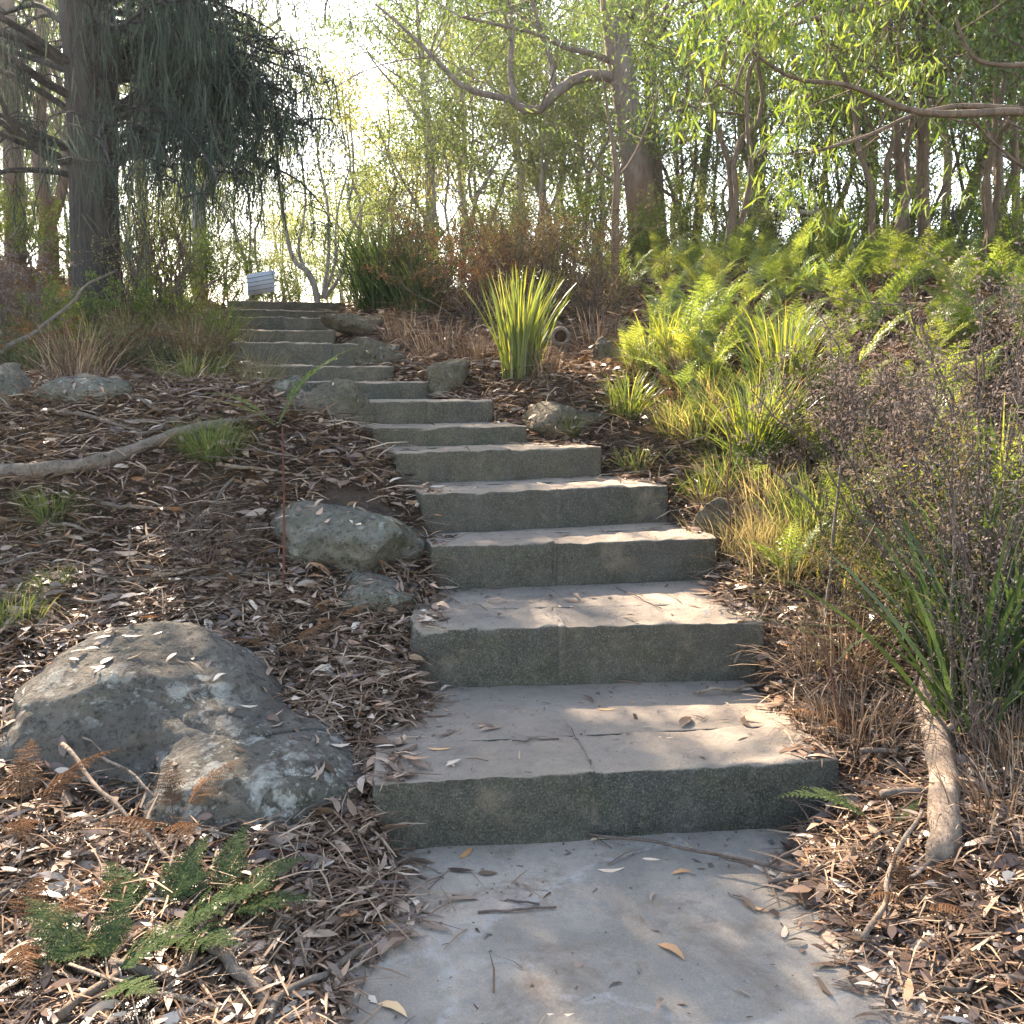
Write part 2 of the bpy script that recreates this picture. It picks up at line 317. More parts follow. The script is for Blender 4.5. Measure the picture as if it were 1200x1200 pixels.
# ---------------------------------------------------------------- steps table (front edge left, right, top height)
def pd(x, y, Y): return at(x, y, Y)[:2]
ST = [((-.45, 3.04), (1.13, 3.25), .24), ((-.42, 4.01), (1.10, 4.15), .50), ((-.40, 4.76), (1.06, 5.02), .72),
      ((-.47, 5.10), (.90, 5.58), .94), ((-.65, 5.53), (.55, 6.0), 1.12), (pd(437, 503, 5.93), pd(619, 495, 6.35), 1.236),
      (pd(395, 471, 6.3), pd(578, 469, 6.78), 1.38), (pd(322, 446, 7.0), pd(510, 449, 7.4), 1.506),
      (pd(295, 427, 7.75), pd(463, 430, 8.1), 1.63), (pd(270, 403, 8.6), pd(470, 404, 8.95), 1.832),
      (pd(268, 388, 9.5), pd(392, 388, 9.75), 1.983), (pd(266, 375, 10.4), pd(394, 372, 10.6), 2.156),
      (pd(266, 367, 11.3), pd(396, 364, 11.5), 2.287), (pd(268, 357, 12.2), pd(404, 354, 12.4), 2.451)]
SLx = np.array([s[0][0] for s in ST]); SLy = np.array([s[0][1] for s in ST]); SRx = np.array([s[1][0] for s in ST]); SRy = np.array([s[1][1] for s in ST]); SZ = np.array([s[2] for s in ST])
SM = (SRy - SLy) / (SRx - SLx); SCx = (SLx + SRx) / 2; SCy = (SLy + SRy) / 2
prof_y = np.concatenate([[-20, 1.0, 2.6], SCy, [14, 20, 30, 60, 200]])
prof_z = np.concatenate([[-1.5, -.05, .02], (np.concatenate([[0], SZ[:-1]]) + SZ) / 2, [2.42, 2.55, 2.6, 2.2, -2]])
cy_ = np.concatenate([[0, 2.6], SCy, [20]]); cx_ = np.concatenate([[.3, .32], SCx, [-4.]]); cm_ = np.concatenate([[0, .1], SM, [.1]])
ey_ = np.concatenate([[0, 2.1, 2.75], SCy, [13.2, 200]])
exl = np.concatenate([[-.47, -.44, -.38], SLx, [SLx[-1] - .1, -50]]); exr = np.concatenate([[1.12, 1.03, .90], SRx, [SRx[-1], -50]])
def sm(a, b, x): t = np.clip((x - a) / (b - a), 0, 1); return t * t * (3 - 2 * t)
def eff_y(x, y):
    cx = np.interp(y, cy_, cx_); return y - np.interp(y, cy_, cm_) * np.clip(x - cx, -1.1, 1.1)
def edge_d(x, y):                                        # >0 outside stairs (left negative side flag second)
    ye = eff_y(x, y); l = np.interp(ye, ey_, exl); r = np.interp(ye, ey_, exr)
    dl = l - x; dr = x - r
    return np.maximum(dl, dr), dl, dr
def bank(x, y):
    ye = eff_y(x, y); P = np.interp(ye, prof_y, prof_z); d, dl, dr = edge_d(x, y); p = np.stack([x, y], -1)
    z = P + .09 * fbm(p * .8, 3, 3) * sm(0, .8, d) + .02 * fbm(p * 5, 9, 3)
    z = z + np.where(dl > 0, .035 * np.minimum(dl, 4) + .5 * sm(1.2, 3.5, dl) * sm(6, 9, y) * (1 - sm(14, 18, y)), 0)
    z = z + np.where(dr > 0, .06 * np.minimum(dr, 5) + .10 * sm(0, .5, dr) + .10 * sm(1, 4, dr) * sm(5, 8, y), 0)
    return z - .02 * sm(.25, 0, d) 
def G(x, y):
    x = np.asarray(x, float); y = np.asarray(y, float); d, dl, dr = edge_d(x, y)
    ye = eff_y(x, y); P = np.interp(ye, prof_y, prof_z)
    w = np.maximum(sm(-.09, -.02, d), sm(13.2, 13.4, ye)); return bank(x, y) * w + (P - .3) * (1 - w)
def tread(x, y):
    z = np.zeros_like(x) + .0
    for k in range(14): z = np.where(y > SLy[k] + SM[k] * (x - SLx[k]), SZ[k], z)
    return z
def surf(x, y):
    x = np.asarray(x, float); y = np.asarray(y, float); d = edge_d(x, y)[0]
    return np.where((d < -.03) & (eff_y(x, y) < 13.3), np.maximum(tread(x, y), np.where(d > -.1, G(x, y), -9)), G(x, y))
def gp(px, Y, dz=0):
    x = (px - 600) / F_ * (Y / 1.0) ; return np.array([x, Y, float(G(x, Y)) + dz])

# ---------------------------------------------------------------- ground
def graded(lo, hi, c, fine, grow):
    a = [c]; s = fine
    while a[-1] < hi: a.append(a[-1] + s); s = fine if a[-1] < c + 3.0 else s * grow
    b = [c]; s = fine
    while b[-1] > lo: b.append(b[-1] - s); s = fine if b[-1] > c - 3.0 else s * grow
    return np.array(b[:0:-1] + a)
gx = graded(-150, 150, 0, .035, 1.07); gy = [-12, -8, -5, -3, -1.5, -.5, .3]
s = .04
while gy[-1] < 220: gy.append(gy[-1] + s); s = .04 if gy[-1] < 7 else (.06 if gy[-1] < 13 else s * 1.08)
gy = np.array(gy); X, Y = np.meshgrid(gx, gy); Z = G(X, Y); nx, ny = len(gx), len(gy)
i = np.arange(ny - 1)[:, None] * nx; j = np.arange(nx - 1)[None]
tag(obj('ground', MB().add(np.stack([X, Y, Z], -1), np.stack([i + j, i + j + 1, i + j + nx + 1, i + j + nx], -1).reshape(-1, 4)), M['soil']), kind='structure')
# the landing at the foot of the steps
px_ = np.linspace(-.85, 1.5, 90); py_ = np.linspace(-.6, 3.30, 170); X, Y = np.meshgrid(px_, py_)
Z = .004 * fbm(np.stack([X, Y], -1) * 4, 5, 3); i = np.arange(169)[:, None] * 90; j = np.arange(89)[None]
tag(obj('path', MB().add(np.stack([X, Y, Z], -1), np.stack([i + j, i + j + 1, i + j + 91, i + j + 90], -1).reshape(-1, 4)), M['pave']), kind='structure')

# ---------------------------------------------------------------- stone blocks
def cube_grid(n):
    idx = {}; V = []; Q = []
    ax = [np.linspace(0, 1, k + 1) if not hasattr(k, '__len__') else np.asarray(k) for k in n]; m = [len(a) - 1 for a in ax]
    def vid(a, b, c):
        t = (a, b, c)
        if t not in idx: idx[t] = len(V); V.append((ax[0][a], ax[1][b], ax[2][c]))
        return idx[t]
    for a in range(m[0]):
        for b in range(m[1]):
            Q.append([vid(a, b, m[2]), vid(a + 1, b, m[2]), vid(a + 1, b + 1, m[2]), vid(a, b + 1, m[2])])
            Q.append([vid(a, b, 0), vid(a, b + 1, 0), vid(a + 1, b + 1, 0), vid(a + 1, b, 0)])
        for c in range(m[2]):
            Q.append([vid(a, 0, c), vid(a + 1, 0, c), vid(a + 1, 0, c + 1), vid(a, 0, c + 1)])
            Q.append([vid(a, m[1], c), vid(a, m[1], c + 1), vid(a + 1, m[1], c + 1), vid(a + 1, m[1], c)])
    for b in range(m[1]):
        for c in range(m[2]):
            Q.append([vid(0, b, c), vid(0, b, c + 1), vid(0, b + 1, c + 1), vid(0, b + 1, c)])
            Q.append([vid(m[0], b, c), vid(m[0], b + 1, c), vid(m[0], b + 1, c + 1), vid(m[0], b, c + 1)])
    return np.array(V), np.array(Q)
def ax_pts(L, step, r=.02):
    e = [0, r * .35, r * .8, r * 1.3]; n = max(2, int((L - 2.6 * r) / step)); mid = np.linspace(1.3 * r, L - 1.3 * r, n + 1)
    return np.unique(np.round(np.concatenate([e[:3], mid, L - np.array(e[:3])]), 5)) / L
def block(A, B, C_, D, z0, z1, seed, step=.022, r=.014, chip=None, rough=.008, amp_r=.012, jend=0):
    """A front-left, B front-right, C back-right, D back-left"""
    A, B, C_, D = [np.array(q, float) for q in (A, B, C_, D)]
    W = np.linalg.norm(B - A); Dp = max(.05, np.linalg.norm(D - A)); Hh = z1 - z0
    V, Q = cube_grid((ax_pts(W, step), ax_pts(Dp, step * 1.4), ax_pts(Hh, step)))
    h = np.array([W, Dp, Hh]) / 2; q = (V - .5) * 2 * h
    wp = q + np.array([seed * 3.1, A[1] * 2, z1])
    rr = r + amp_r * np.clip(fbm(wp * 9, seed, 3), -.6, 1.6)
    if jend: rr = rr * (1 - .8 * sm(.035, .008, (1 - V[:, 0] if jend > 0 else V[:, 0]) * W))
    if chip: 
        cx0, cx1, amt = chip; u = V[:, 0] * W
        rr = rr + amt * sm(cx0 - .05, cx0, u) * (1 - sm(cx1 - .02, cx1 + .06, u)) * (1 + .35 * fbm(wp * 14, 3, 3)) * (V[:, 2] > .45) * (V[:, 1] < .5)
    rr = np.clip(rr, .004, h.min() * .9)[:, None]
    inner = np.clip(q, -(h - rr), h - rr); d = q - inner; dn = np.linalg.norm(d, axis=1, keepdims=True)
    nrm = d / (dn + 1e-9); q = inner + nrm * rr
    q = q + nrm * (rough * fbm(wp * 16, seed + 5, 4) + rough * 1.1 * fbm(wp * 3.5, seed + 8, 2))[:, None]
    t = q / (2 * h) + .5; u, v, w = t[:, 0:1], t[:, 1:2], t[:, 2]
    P = (A * (1 - u) + B * u) * (1 - v) + (D * (1 - u) + C_ * u) * v
    return MB().add(np.concatenate([P, (z0 + w * Hh)[:, None]], 1), Q)
ORD = ['lowest', 'second', 'third', 'fourth', 'fifth', 'sixth', 'seventh', 'eighth', 'ninth', 'tenth', 'eleventh', 'twelfth', 'thirteenth', 'topmost']
LOOK = ['of the stairway, wide and mossy, rising from the grey landing', 'from the bottom, with a chipped flaking front left corner', 'from the bottom, its riser spotted by round lichen',
        'from the bottom, long and sunlit, beside the greenish rounded boulder', 'from the bottom, brownish with a cracked middle joint', 'from the bottom, short with a broken sunlit front edge', 'from the bottom, between the tan rock and the bank',
        'from the bottom, with a green frond trailing over it', 'from the bottom, narrow and mossy', 'from the bottom, ending at the slanting stone', 'from the bottom, narrow and dark in shade, below the grassy edge', 'from the bottom, narrow and dark in shade', 'from the bottom, thin and dark, just under the topmost one', 'of the flight, dark against the bright crest']
JX = [700, 660, 648, 655, 598, 540, 500, 420, 372, 391, 330, 340, 320, 335]
for k in range(14):
    L = np.array(ST[k][0]); R = np.array(ST[k][1]); z = SZ[k]; z0 = (SZ[k - 1] if k else 0) - .12
    dirv = (R - L) / np.linalg.norm(R - L); back = np.array([-dirv[1], dirv[0]])
    if k < 13: nL, nR = np.array(ST[k + 1][0]), np.array(ST[k + 1][1])
    else: nL, nR = L + back * 1.2, R + back * 1.2
    dep = max(.18, min(.34, (np.dot((nL + nR) / 2 - (L + R) / 2, back)) * .8))
    # joint position along edge
    p = at(JX[k], 600, (L[1] + R[1]) / 2); u = np.clip((p[0] - L[0]) / (R[0] - L[0]), .2, .85); J = L + (R - L) * u
    t = thing('stone_step', '%s stone step %s' % (ORD[k], LOOK[k]), 'step', (0, 0, 0), 'stone steps of the bush stairway')
    mm = M['step'] if k < 4 else M['step_up']; stp = .022 if k < 5 else .035
    near = k < 7; g = .0015
    obj('stone_block', block(L, J - dirv * g, J - dirv * g + back * dep, L + back * dep, z0, z, k * 7 + 1, stp, chip=((.0, .33, .045) if k == 1 else (.22, .42, .03) if k == 5 else None), jend=1), mm, t)
    obj('stone_block', block(J + dirv * g, R, R + back * dep, J + dirv * g + back * dep, z0, z - .003, k * 7 + 3, stp, jend=-1), mm, t)
    obj('mortar_joint', block(J - dirv * .017 - back * .001, J + dirv * .017 - back * .001, J + dirv * .014 + back * dep, J - dirv * .014 + back * dep, z0, z - .003, k * 7 + 4, .015, .008, rough=.005, amp_r=.006), M['mortar'], t)
    # tread paving behind the riser blocks
    o = .002
    ext = .28
    nL2 = nL + back * .06; nR2 = nR + back * .06
    a, b = L + back * (dep + o), R + back * (dep + o)
    if np.dot(nL2 - a, back) > .04 or np.dot(nR2 - b, back) > .04:
        dl = max(.06, np.dot(nL2 - a, back)); dr = max(.06, np.dot(nR2 - b, back))
        obj('tread_slab', block(a, b, b + back * dr + dirv * min(0, np.dot(nR2 - b, dirv)), a + back * dl + dirv * max(0, np.dot(nL2 - a, dirv)) * .6, z0 + .05, z - .002, k * 7 + 5, .04, .004, rough=.003, amp_r=.004), mm, t)

# ---------------------------------------------------------------- rocks
CG_V, CG_Q = cube_grid((26, 26, 26))
def rock(name, label, c, sz, seed, m, K=14, rot=0., n=26, tilt=(0, 0), cat='rock', facet=.55, group=None):
    V, Q = (CG_V, CG_Q) if n == 26 else cube_grid((n, n, n))
    r = RS(seed); U = unit((V - .5) * 2); pl = unit(r.normal(size=(K, 3)) * np.array([1, 1, .9])); cc = r.uniform(.72, 1., K)
    dd = U @ pl.T; rad = np.where(dd > .05, cc / np.maximum(dd, .05), 9); rad = -np.log(np.exp(-rad * 14).sum(1)) / 14
    rad = rad * facet + (1 - facet) * .88
    rad = rad + .10 * fbm(U * 1.6 + seed, seed, 2) + .035 * fbm(U * 6 + seed, seed + 3, 4)
    P = U * rad[:, None] * np.array(sz)
    P = P + U * (.012 * fbm(P * 9 + seed, seed + 6, 4) + .05 * np.minimum(0, fbm(P * np.array([2, 2, 5]) + seed * 2, seed + 9, 2) + .25))[:, None]
    ca, sa = math.cos(tilt[0]), math.sin(tilt[0]); P = P @ np.array([[1, 0, 0], [0, ca, -sa], [0, sa, ca]]).T
    ca, sa = math.cos(tilt[1]), math.sin(tilt[1]); P = P @ np.array([[ca, 0, sa], [0, 1, 0], [-sa, 0, ca]]).T
    ca, sa = math.cos(rot), math.sin(rot); P = P @ np.array([[ca, -sa, 0], [sa, ca, 0], [0, 0, 1]]).T
    nz = np.cross(P[Q[:, 1]] - P[Q[:, 0]], P[Q[:, 3]] - P[Q[:, 0]]); nz = unit(nz); f = P[Q].mean(1) + np.array(c); ROCKF.append((f, nz))
    return tag(obj(name, MB().add(P, Q), m, None, c), label, cat, group)
ROCKF = []
ROCKS = [  # centre x, y, height of the centre above the ground, half sizes
 ('boulder', 'greenish rounded boulder with one white lichen patch, left of the third and fourth steps', (-.85, 4.98, -.09), (.46, .40, .25), 11, 'rock_pale', -.1, 30, (-.1, .05), .4),
 ('rock', 'small pale grey rock beside the left end of the third step', (-.62, 4.46, -.01), (.20, .15, .12), 15, 'rock_pale', .2, 22, (0, 0), .5),
 ('rock', 'tan angular rock beside the left end of the seventh step', (-1.14, 6.40, .0), (.26, .18, .22), 21, 'rock_tan', -.1, 24, (0, .12), .7),
 ('rock', 'bluish grey rock behind the tan angular rock, left of the steps', (-1.46, 6.62, .02), (.17, .16, .17), 23, 'rock_pale', .3, 20, (0, -.2), .5),
 ('rock', 'flat pale slab of rock in the litter on the left bank', (-2.65, 6.35, .01), (.30, .28, .13), 26, 'rock_pale', .2, 20, (0, .12), .6),
 ('rock', 'grey rock cut by the left edge of the photo, in brown litter', (-3.25, 6.2, .02), (.24, .26, .17), 28, 'rock_pale', .2, 20, (0, 0), .6),
 ('rock', 'squared tan stone block on the bank at the right end of the sixth step', (.28, 6.60, .0), (.23, .20, .18), 33, 'rock_tan', -.05, 24, (0, 0), .85),
 ('rock', 'grey upright rock on the bank right of the eighth step', (-.50, 7.45, .08), (.17, .16, .18), 36, 'rock_tan', .5, 20, (0, 0), .6),
 ('rock', 'slanting stone leaning down from the right end of the tenth step', (-1.20, 8.95, .03), (.30, .18, .13), 39, 'rock_tan', -.1, 20, (0, .35), .7),
 ('rock', 'flat long stone on the bank just right of the upper narrow steps', (-1.53, 9.9, .05), (.36, .26, .12), 41, 'rock_tan', 0, 20, (0, .05), .6),
 ('rock', 'sunlit rough rock half buried in dry grass at the right end of the fourth step', (1.13, 5.35, .03), (.13, .13, .15), 44, 'rock_tan', .3, 20, (0, 0), .6),
 ('rock', 'small rounded rock beside the bright strappy clump, right of the hollow stump', (.70, 7.7, .05), (.12, .12, .14), 47, 'rock_tan', 0, 18, (0, 0), .5),
]
for (nm, lb, c, sz, sd, m, rt, n, tl, fc) in ROCKS: rock(nm, lb, (c[0], c[1], c[2] + float(bank(np.array(c[0]), np.array(c[1])))), sz, sd, M[m], rot=rt, n=n, tilt=tl, facet=fc)
ROCK_V = []
def slab_h(x, y):
    p = np.stack([x, y], -1); wob = .10 * fbm(p * 2.2, 61, 3)
    r1 = np.sqrt(((x + 1.43 - .10 * (y - 3.7)) / .58) ** 2 + ((y - 3.70) / .62) ** 2) + wob
    r2 = np.sqrt(((x + .90) / .40) ** 2 + ((y - 3.26) / .44) ** 2) + wob
    d1 = .40 * (1 - np.clip(r1, 0, 2) ** 3.0) + .04; d2 = .25 * (1 - np.clip(r2, 0, 2) ** 3.4)
    k = 9.; h = -.03 + np.log(np.exp(np.clip(d1, -1.5, 2) * k) + np.exp(np.clip(d2, -1.5, 2) * k)) / k
    crack = np.abs(fbm(p * np.array([1.6, 3.4]) + 4, 62, 2)); h = h - .016 * np.exp(-(crack / .035) ** 2) * (h > 0)
    return h + .022 * fbm(p * 5, 63, 3) + .006 * fbm(p * 26, 64, 3)
nn = 230; X, Y = np.meshgrid(np.linspace(-2.25, -.36, nn), np.linspace(2.72, 4.35, nn)); Hs = slab_h(X, Y)
Zs = .06 + .10 * (Y - 2.9) + np.maximum(Hs, -.25); X2 = X + .03 * fbm(np.stack([X, Y, Zs * 3], -1) * 4, 65, 3); Y2 = Y + .03 * fbm(np.stack([X, Y, Zs * 3], -1) * 4, 66, 3)
P = np.stack([X2, Y2, Zs], -1); i = np.arange(nn - 1)[:, None] * nn; j = np.arange(nn - 1)[None]; Q = np.stack([i + j, i + j + 1, i + j + nn + 1, i + j + nn], -1).reshape(-1, 4)
Q = Q[(Hs.ravel()[Q] > -.22).any(1)]; P = P.reshape(-1, 3); us = np.unique(Q); mp = np.zeros(len(P), int); mp[us] = np.arange(len(us)); P = P[us]; Q = mp[Q]
nz = unit(np.cross(P[Q[:, 1]] - P[Q[:, 0]], P[Q[:, 3]] - P[Q[:, 0]])); sel = RS(3).uniform(size=len(Q)) < .12; ROCKF.append((P[Q].mean(1)[sel], nz[sel]))
tag(obj('boulder', MB().add(P - [-1.3, 3.4, 0], Q), M['rock'], None, (-1.3, 3.4, 0)), 'long low dark boulder with pale grey lichen, sloping down towards the lowest step', 'rock')
def in_rock(x, y, k=.85):
    w = (slab_h(x, y) + .06 + .10 * (y - 2.9) > bank(x, y) + .035 + .03 * fbm(np.stack([x, y], -1) * 7, 71, 2)) & (np.abs(x + 1.3) < .95) & (np.abs(y - 3.5) < .85)
    for (nm, lb, c, sz, sd, m, rt, n, tl, fc) in ROCKS: w |= ((x - c[0]) / sz[0]) ** 2 + ((y - c[1]) / sz[1]) ** 2 < (k * .78) ** 2
    return w

# ---------------------------------------------------------------- leaf litter (uncountable)
LT = [leaf_t(.06, .06, .25), leaf_t(-.06, .10, .20, .02), leaf_t(.16, -.10, .24, -.03), leaf_t(.03, .16, .17), leaf_t(-.14, .02, .32, .04), leaf_t(.05, .03, .42, .03)]
def litter_pts(r, n, x0, x1, y0, y1, spill=.17):
    x = r.uniform(x0, x1, n); y = r.uniform(y0, y1, n); d = edge_d(x, y)[0]
    nz = fbm(np.stack([x, y], -1) * 2.6, 77, 3); lim = -spill * .55 - spill * .6 * nz
    keep = (d > lim + r.exponential(.05, n) - .02) | ((d < 0) & (r.uniform(size=n) < .004))
    keep |= (d < 0) & (d > -.4) & (r.uniform(size=n) < .022 * np.exp(d / .16))
    rk = in_rock(x, y, .74); keep &= (~rk) | ((r.uniform(size=n) < .0))
    return x[keep], y[keep]
def litter_leaves(mb, r, n, box, L0, L1, lift):
    x, y = litter_pts(r, n, *box); n = len(x); z = surf(x, y)
    d = edge_d(x, y)[0]; out_ = sm(-.12, .1, d); z = z + .004 + (r.beta(1.2, 2.5, n) * lift) * (.15 + .85 * out_)
    az = r.uniform(0, 2 * math.pi, n); el = r.normal(0, .2, n) * (.2 + .8 * out_)
    D = np.stack([np.cos(az) * np.cos(el), np.sin(az) * np.cos(el), np.sin(el)], -1)
    L = r.uniform(L0, L1, n) * np.where(r.uniform(size=n) < .25, .55, 1); S = np.stack([L, L * r.uniform(.6, 1.15, n), L * r.uniform(.3, 1.5, n)], -1)
    fr = frames(D, r.normal(0, .45, n) * (.25 + .75 * out_), S); k = r.randint(0, len(LT), n); P = np.stack([x, y, z], -1)
    for q, (tv, tf) in enumerate(LT): mb.scatter(tv, tf, fr[k == q], P[k == q])
r = RS(5); mb = MB()
for f, nz in ROCKF:
    c0 = f.mean(0); g_ = bank(f[:, 0], f[:, 1]); low = f[:, 2] - g_; cl = fbm(f * 3.2, 55, 2)
    pk = np.where((nz[:, 2] > .5) & (low > 0) & (r.uniform(size=len(f)) < .012 + .10 * (cl > .35) + .16 * np.exp(-low / .05)))[0]; n = len(pk)
    if not n: continue
    t_ = unit(np.cross(nz[pk], r.normal(0, 1, (n, 3)))); L = r.uniform(.04, .085, n); k = r.randint(0, len(LT), n); Y2 = np.cross(nz[pk], t_); fr = np.stack([t_ * L[:, None], Y2 * L[:, None], nz[pk] * L[:, None]], -1)
    for q, (tv, tf) in enumerate(LT): mb.scatter(tv, tf, fr[k == q], f[pk][k == q] + nz[pk][k == q] * .006)
litter_leaves(mb, r, 27000, (-2.6, 2.4, 1.6, 4.6), .045, .12, .055)
litter_leaves(mb, r, 36000, (-4.6, 4.0, 4.6, 8.2), .06, .13, .06)
litter_leaves(mb, r, 14000, (-8, 6, 8.2, 14), .08, .16, .08)
tag(obj('leaf_litter', mb, M['litter']), 'brown and grey fallen gum leaves covering the banks beside the steps', 'leaf litter', kind='stuff')
mb = MB(); x, y = litter_pts(r, 60000, -2.6, 2.4, 1.6, 5.2, .12); n = len(x); az = r.uniform(0, 6.28, n); L = r.uniform(.012, .04, n)
mb.scatter(DIA_V, DIA_F, frames(np.stack([np.cos(az), np.sin(az), r.normal(0, .15, n)], -1), r.normal(0, .4, n), np.stack([L, L * r.uniform(.3, .9, n), L], -1)), np.stack([x, y, surf(x, y) + .004 + r.beta(1, 2, n) * .035 * sm(-.12, .08, edge_d(x, y)[0])], -1))
tag(obj('leaf_fragments', mb, M['litter']), 'broken leaf fragments matted between the larger fallen leaves', 'leaf litter', kind='stuff')
# fine straw, bark shreds and needles
mb = MB()
for (n, box, L0, L1, w) in ((44000, (-2.6, 2.4, 1.6, 4.6), .04, .2, .0035), (42000, (-4.6, 4.0, 4.6, 8.2), .06, .28, .005), (16000, (-8, 6, 8.2, 14), .1, .4, .008)):
    x, y = litter_pts(r, n, *box, .10); n = len(x); z = surf(x, y) + .005 + r.beta(1, 3, n) * .07 * sm(-.15, .1, edge_d(x, y)[0])
    az = r.uniform(0, 2 * math.pi, n); el = r.normal(0, .22, n) * sm(-.2, .05, edge_d(x, y)[0]); D = np.stack([np.cos(az) * np.cos(el), np.sin(az) * np.cos(el), np.sin(el)], -1)
    L = r.uniform(L0, L1, n); tv = np.array([[0, -.5, 0], [0, .5, 0], [.5, .5, .07], [.5, -.5, .07], [1, .2, 0], [1, -.2, 0]])
    mb.scatter(tv, [np.array([[0, 3, 2, 1], [3, 5, 4, 2]])], frames(D, r.uniform(-.6, .6, n), np.stack([L, np.full(n, w) * r.uniform(.5, 2.2, n), L], -1)), np.stack([x, y, z], -1))
tag(obj('bark_shreds', mb, M['straw']), 'thin straw, needles and shredded bark mixed through the fallen leaves', 'bark shreds', kind='stuff')
# crumbs on the treads and landing
mb = MB(); n = 4200; x = r.uniform(-.6, 1.2, n); y = r.uniform(1.9, 7, n); d = edge_d(x, y)[0]; fw = y - (SLy[:, None] + SM[:, None] * (x - SLx[:, None])); bk = np.abs(np.where(fw < 0, fw, -9)).min(0)
keep = (d < 0) & (r.uniform(size=n) < .10 + .6 * np.exp(-bk / .12) + .5 * np.exp(d / .15)); x, y = x[keep], y[keep]; n = len(x)
az = r.uniform(0, 6.28, n); L = .004 + r.exponential(.010, n)
mb.scatter(np.array([[0, -.5, 0], [0, .5, 0], [1, .3, .1], [1, -.3, .1], [.5, 0, .5]]), [np.array([[0, 1, 4], [1, 2, 4], [2, 3, 4], [3, 0, 4]])], frames(np.stack([np.cos(az), np.sin(az), 0 * az], -1), 0 * az, np.stack([L, np.full(n, .004) * r.uniform(.6, 2, n), np.full(n, .005)], -1)), np.stack([x, y, tread(x, y) + .003], -1))
tag(obj('leaf_crumbs', mb, M['twig']), 'dark crumbs of bark and twig scattered over the stone treads', 'leaf crumbs', kind='stuff')

# ---------------------------------------------------------------- sticks, logs, single leaves
def wander(a, b, n, amp, seed):
    a, b = np.array(a, float), np.array(b, float); t = np.linspace(0, 1, n)[:, None]; P = a + (b - a) * t
    q = np.concatenate([t * 4 + seed, t * 0 + seed * 1.7], 1); o = np.stack([fbm(q, seed + k, 2) for k in range(3)], -1)
    return P + o * amp * np.sin(np.pi * np.clip(t, .02, .98))
def stick(label, a, b, r0, r1, seed, m='twig', amp=.03, forks=0, name='fallen_stick', cat='stick', n=14, sides=7):
    a, b = np.array(a, float), np.array(b, float); mb = MB(); P = wander(a, b, n, amp, seed) - a; tube(mb, P, np.linspace(r0, r1, n), sides)
    r = RS(seed)
    for k in range(forks):
        i = r.randint(3, n - 2); d = unit((P[-1] - P[0]) + r.normal(0, .5, 3) * np.linalg.norm(P[-1])); d[2] = d[2] * .4
        e = P[i] + d * np.linalg.norm(P[-1]) * r.uniform(.15, .35); tube(mb, wander(P[i], e, 6, amp * .4, seed + k + 5), np.linspace(r1 * 1.0, r1 * .4, 6), 5)
    return tag(obj(name, mb, M[m], None, a), label, cat)
def gs(px, py, z): return atz(px, py, z)
def on(px, py, dz=.01):                                   # point where the pixel ray meets the surface
    rr = ray(px, py); t = np.linspace(1.5, 14, 2500); P = rr[None] * (t / rr[1])[:, None] + np.array([0, 0, H_])
    k = np.argmax(P[:, 2] < surf(P[:, 0], P[:, 1])); p = P[k if P[k, 2] < surf(P[k:k + 1, 0], P[k:k + 1, 1])[0] + 1e-6 else -1].copy(); p[2] += dz; return p
stick('long thin dark twig lying across the landing before the lowest step', on(688, 980, .012), on(940, 1027, .012), .005, .006, 3, amp=.03, forks=2)
stick('short curved dark twig on the landing, upper of the pair', on(530, 1052, .008), on(632, 1062, .008), .003, .003, 4, amp=.03)
stick('short straight dark twig on the landing, lower of the pair', on(560, 1072, .008), on(652, 1066, .008), .004, .003, 5, amp=.008)
stick('curled bark piece lying at the foot of the second riser, right side', on(815, 815, .012), on(895, 805, .012), .008, .005, 6, 'log', amp=.02)
stick('pale curved stick spilling onto the lowest tread from the right', on(895, 812, .012), on(955, 800, .03), .006, .004, 7, 'log', amp=.03)
stick('thin dark curved twig on the second tread', on(722, 690, .008), on(775, 715, .008), .003, .002, 8, amp=.02)
stick('thin twig crossing the sun patch on the lowest tread', on(600, 870, .008), on(655, 868, .008), .003, .003, 9, amp=.01)
stick('long pale bleached stick leaning diagonally in front of the large boulder', on(75, 905, .10), on(215, 1040, .05), .008, .006, 10, 'log', amp=.02, forks=1)
stick('second pale stick lying below the large boulder', on(60, 872, .10), on(190, 960, .06), .007, .005, 11, 'log', amp=.03, forks=1)
stick('reddish stick lying at the foot of the smooth low boulder', on(255, 1012, .03), on(420, 1006, .02), .006, .004, 12, 'stem_red', amp=.02)
stick('thin pale stick standing on the litter behind the large boulder', on(252, 700, .02), on(296, 752, .02), .005, .004, 13, 'log', amp=.005)
stick('thick greyish pink stick in the litter behind the large boulder, lower of the pair', on(130, 688, .03), on(325, 680, .03), .015, .007, 14, 'log_grey', amp=.03, forks=1)
stick('greyish pink stick in the litter behind the large boulder, upper of the pair', on(160, 672, .03), on(330, 674, .03), .013, .006, 15, 'log_grey', amp=.03, forks=1)
stick('short pale bent stick standing up in the left litter', on(152, 670, .02), on(152, 628, .03), .008, .006, 16, 'log', amp=.03)
stick('brown forked stick at the left edge of the litter, mid slope', on(15, 615, .03), on(150, 640, .03), .012, .007, 17, 'log_grey', amp=.05, forks=2)
stick('thick broken branch lying in the lower left corner', on(240, 1120, .05), on(320, 1195, .03), .018, .014, 18, 'log_grey', amp=.02)
stick('strip of rough bark lying in the lower left corner beside the ferns', on(215, 1160, .04), on(245, 1090, .06), .016, .012, 19, 'bark_brown', amp=.01)
stick('long grey bark strip along the bottom left edge', on(130, 1150, .05), on(330, 1190, .03), .014, .01, 20, 'log_grey', amp=.03)
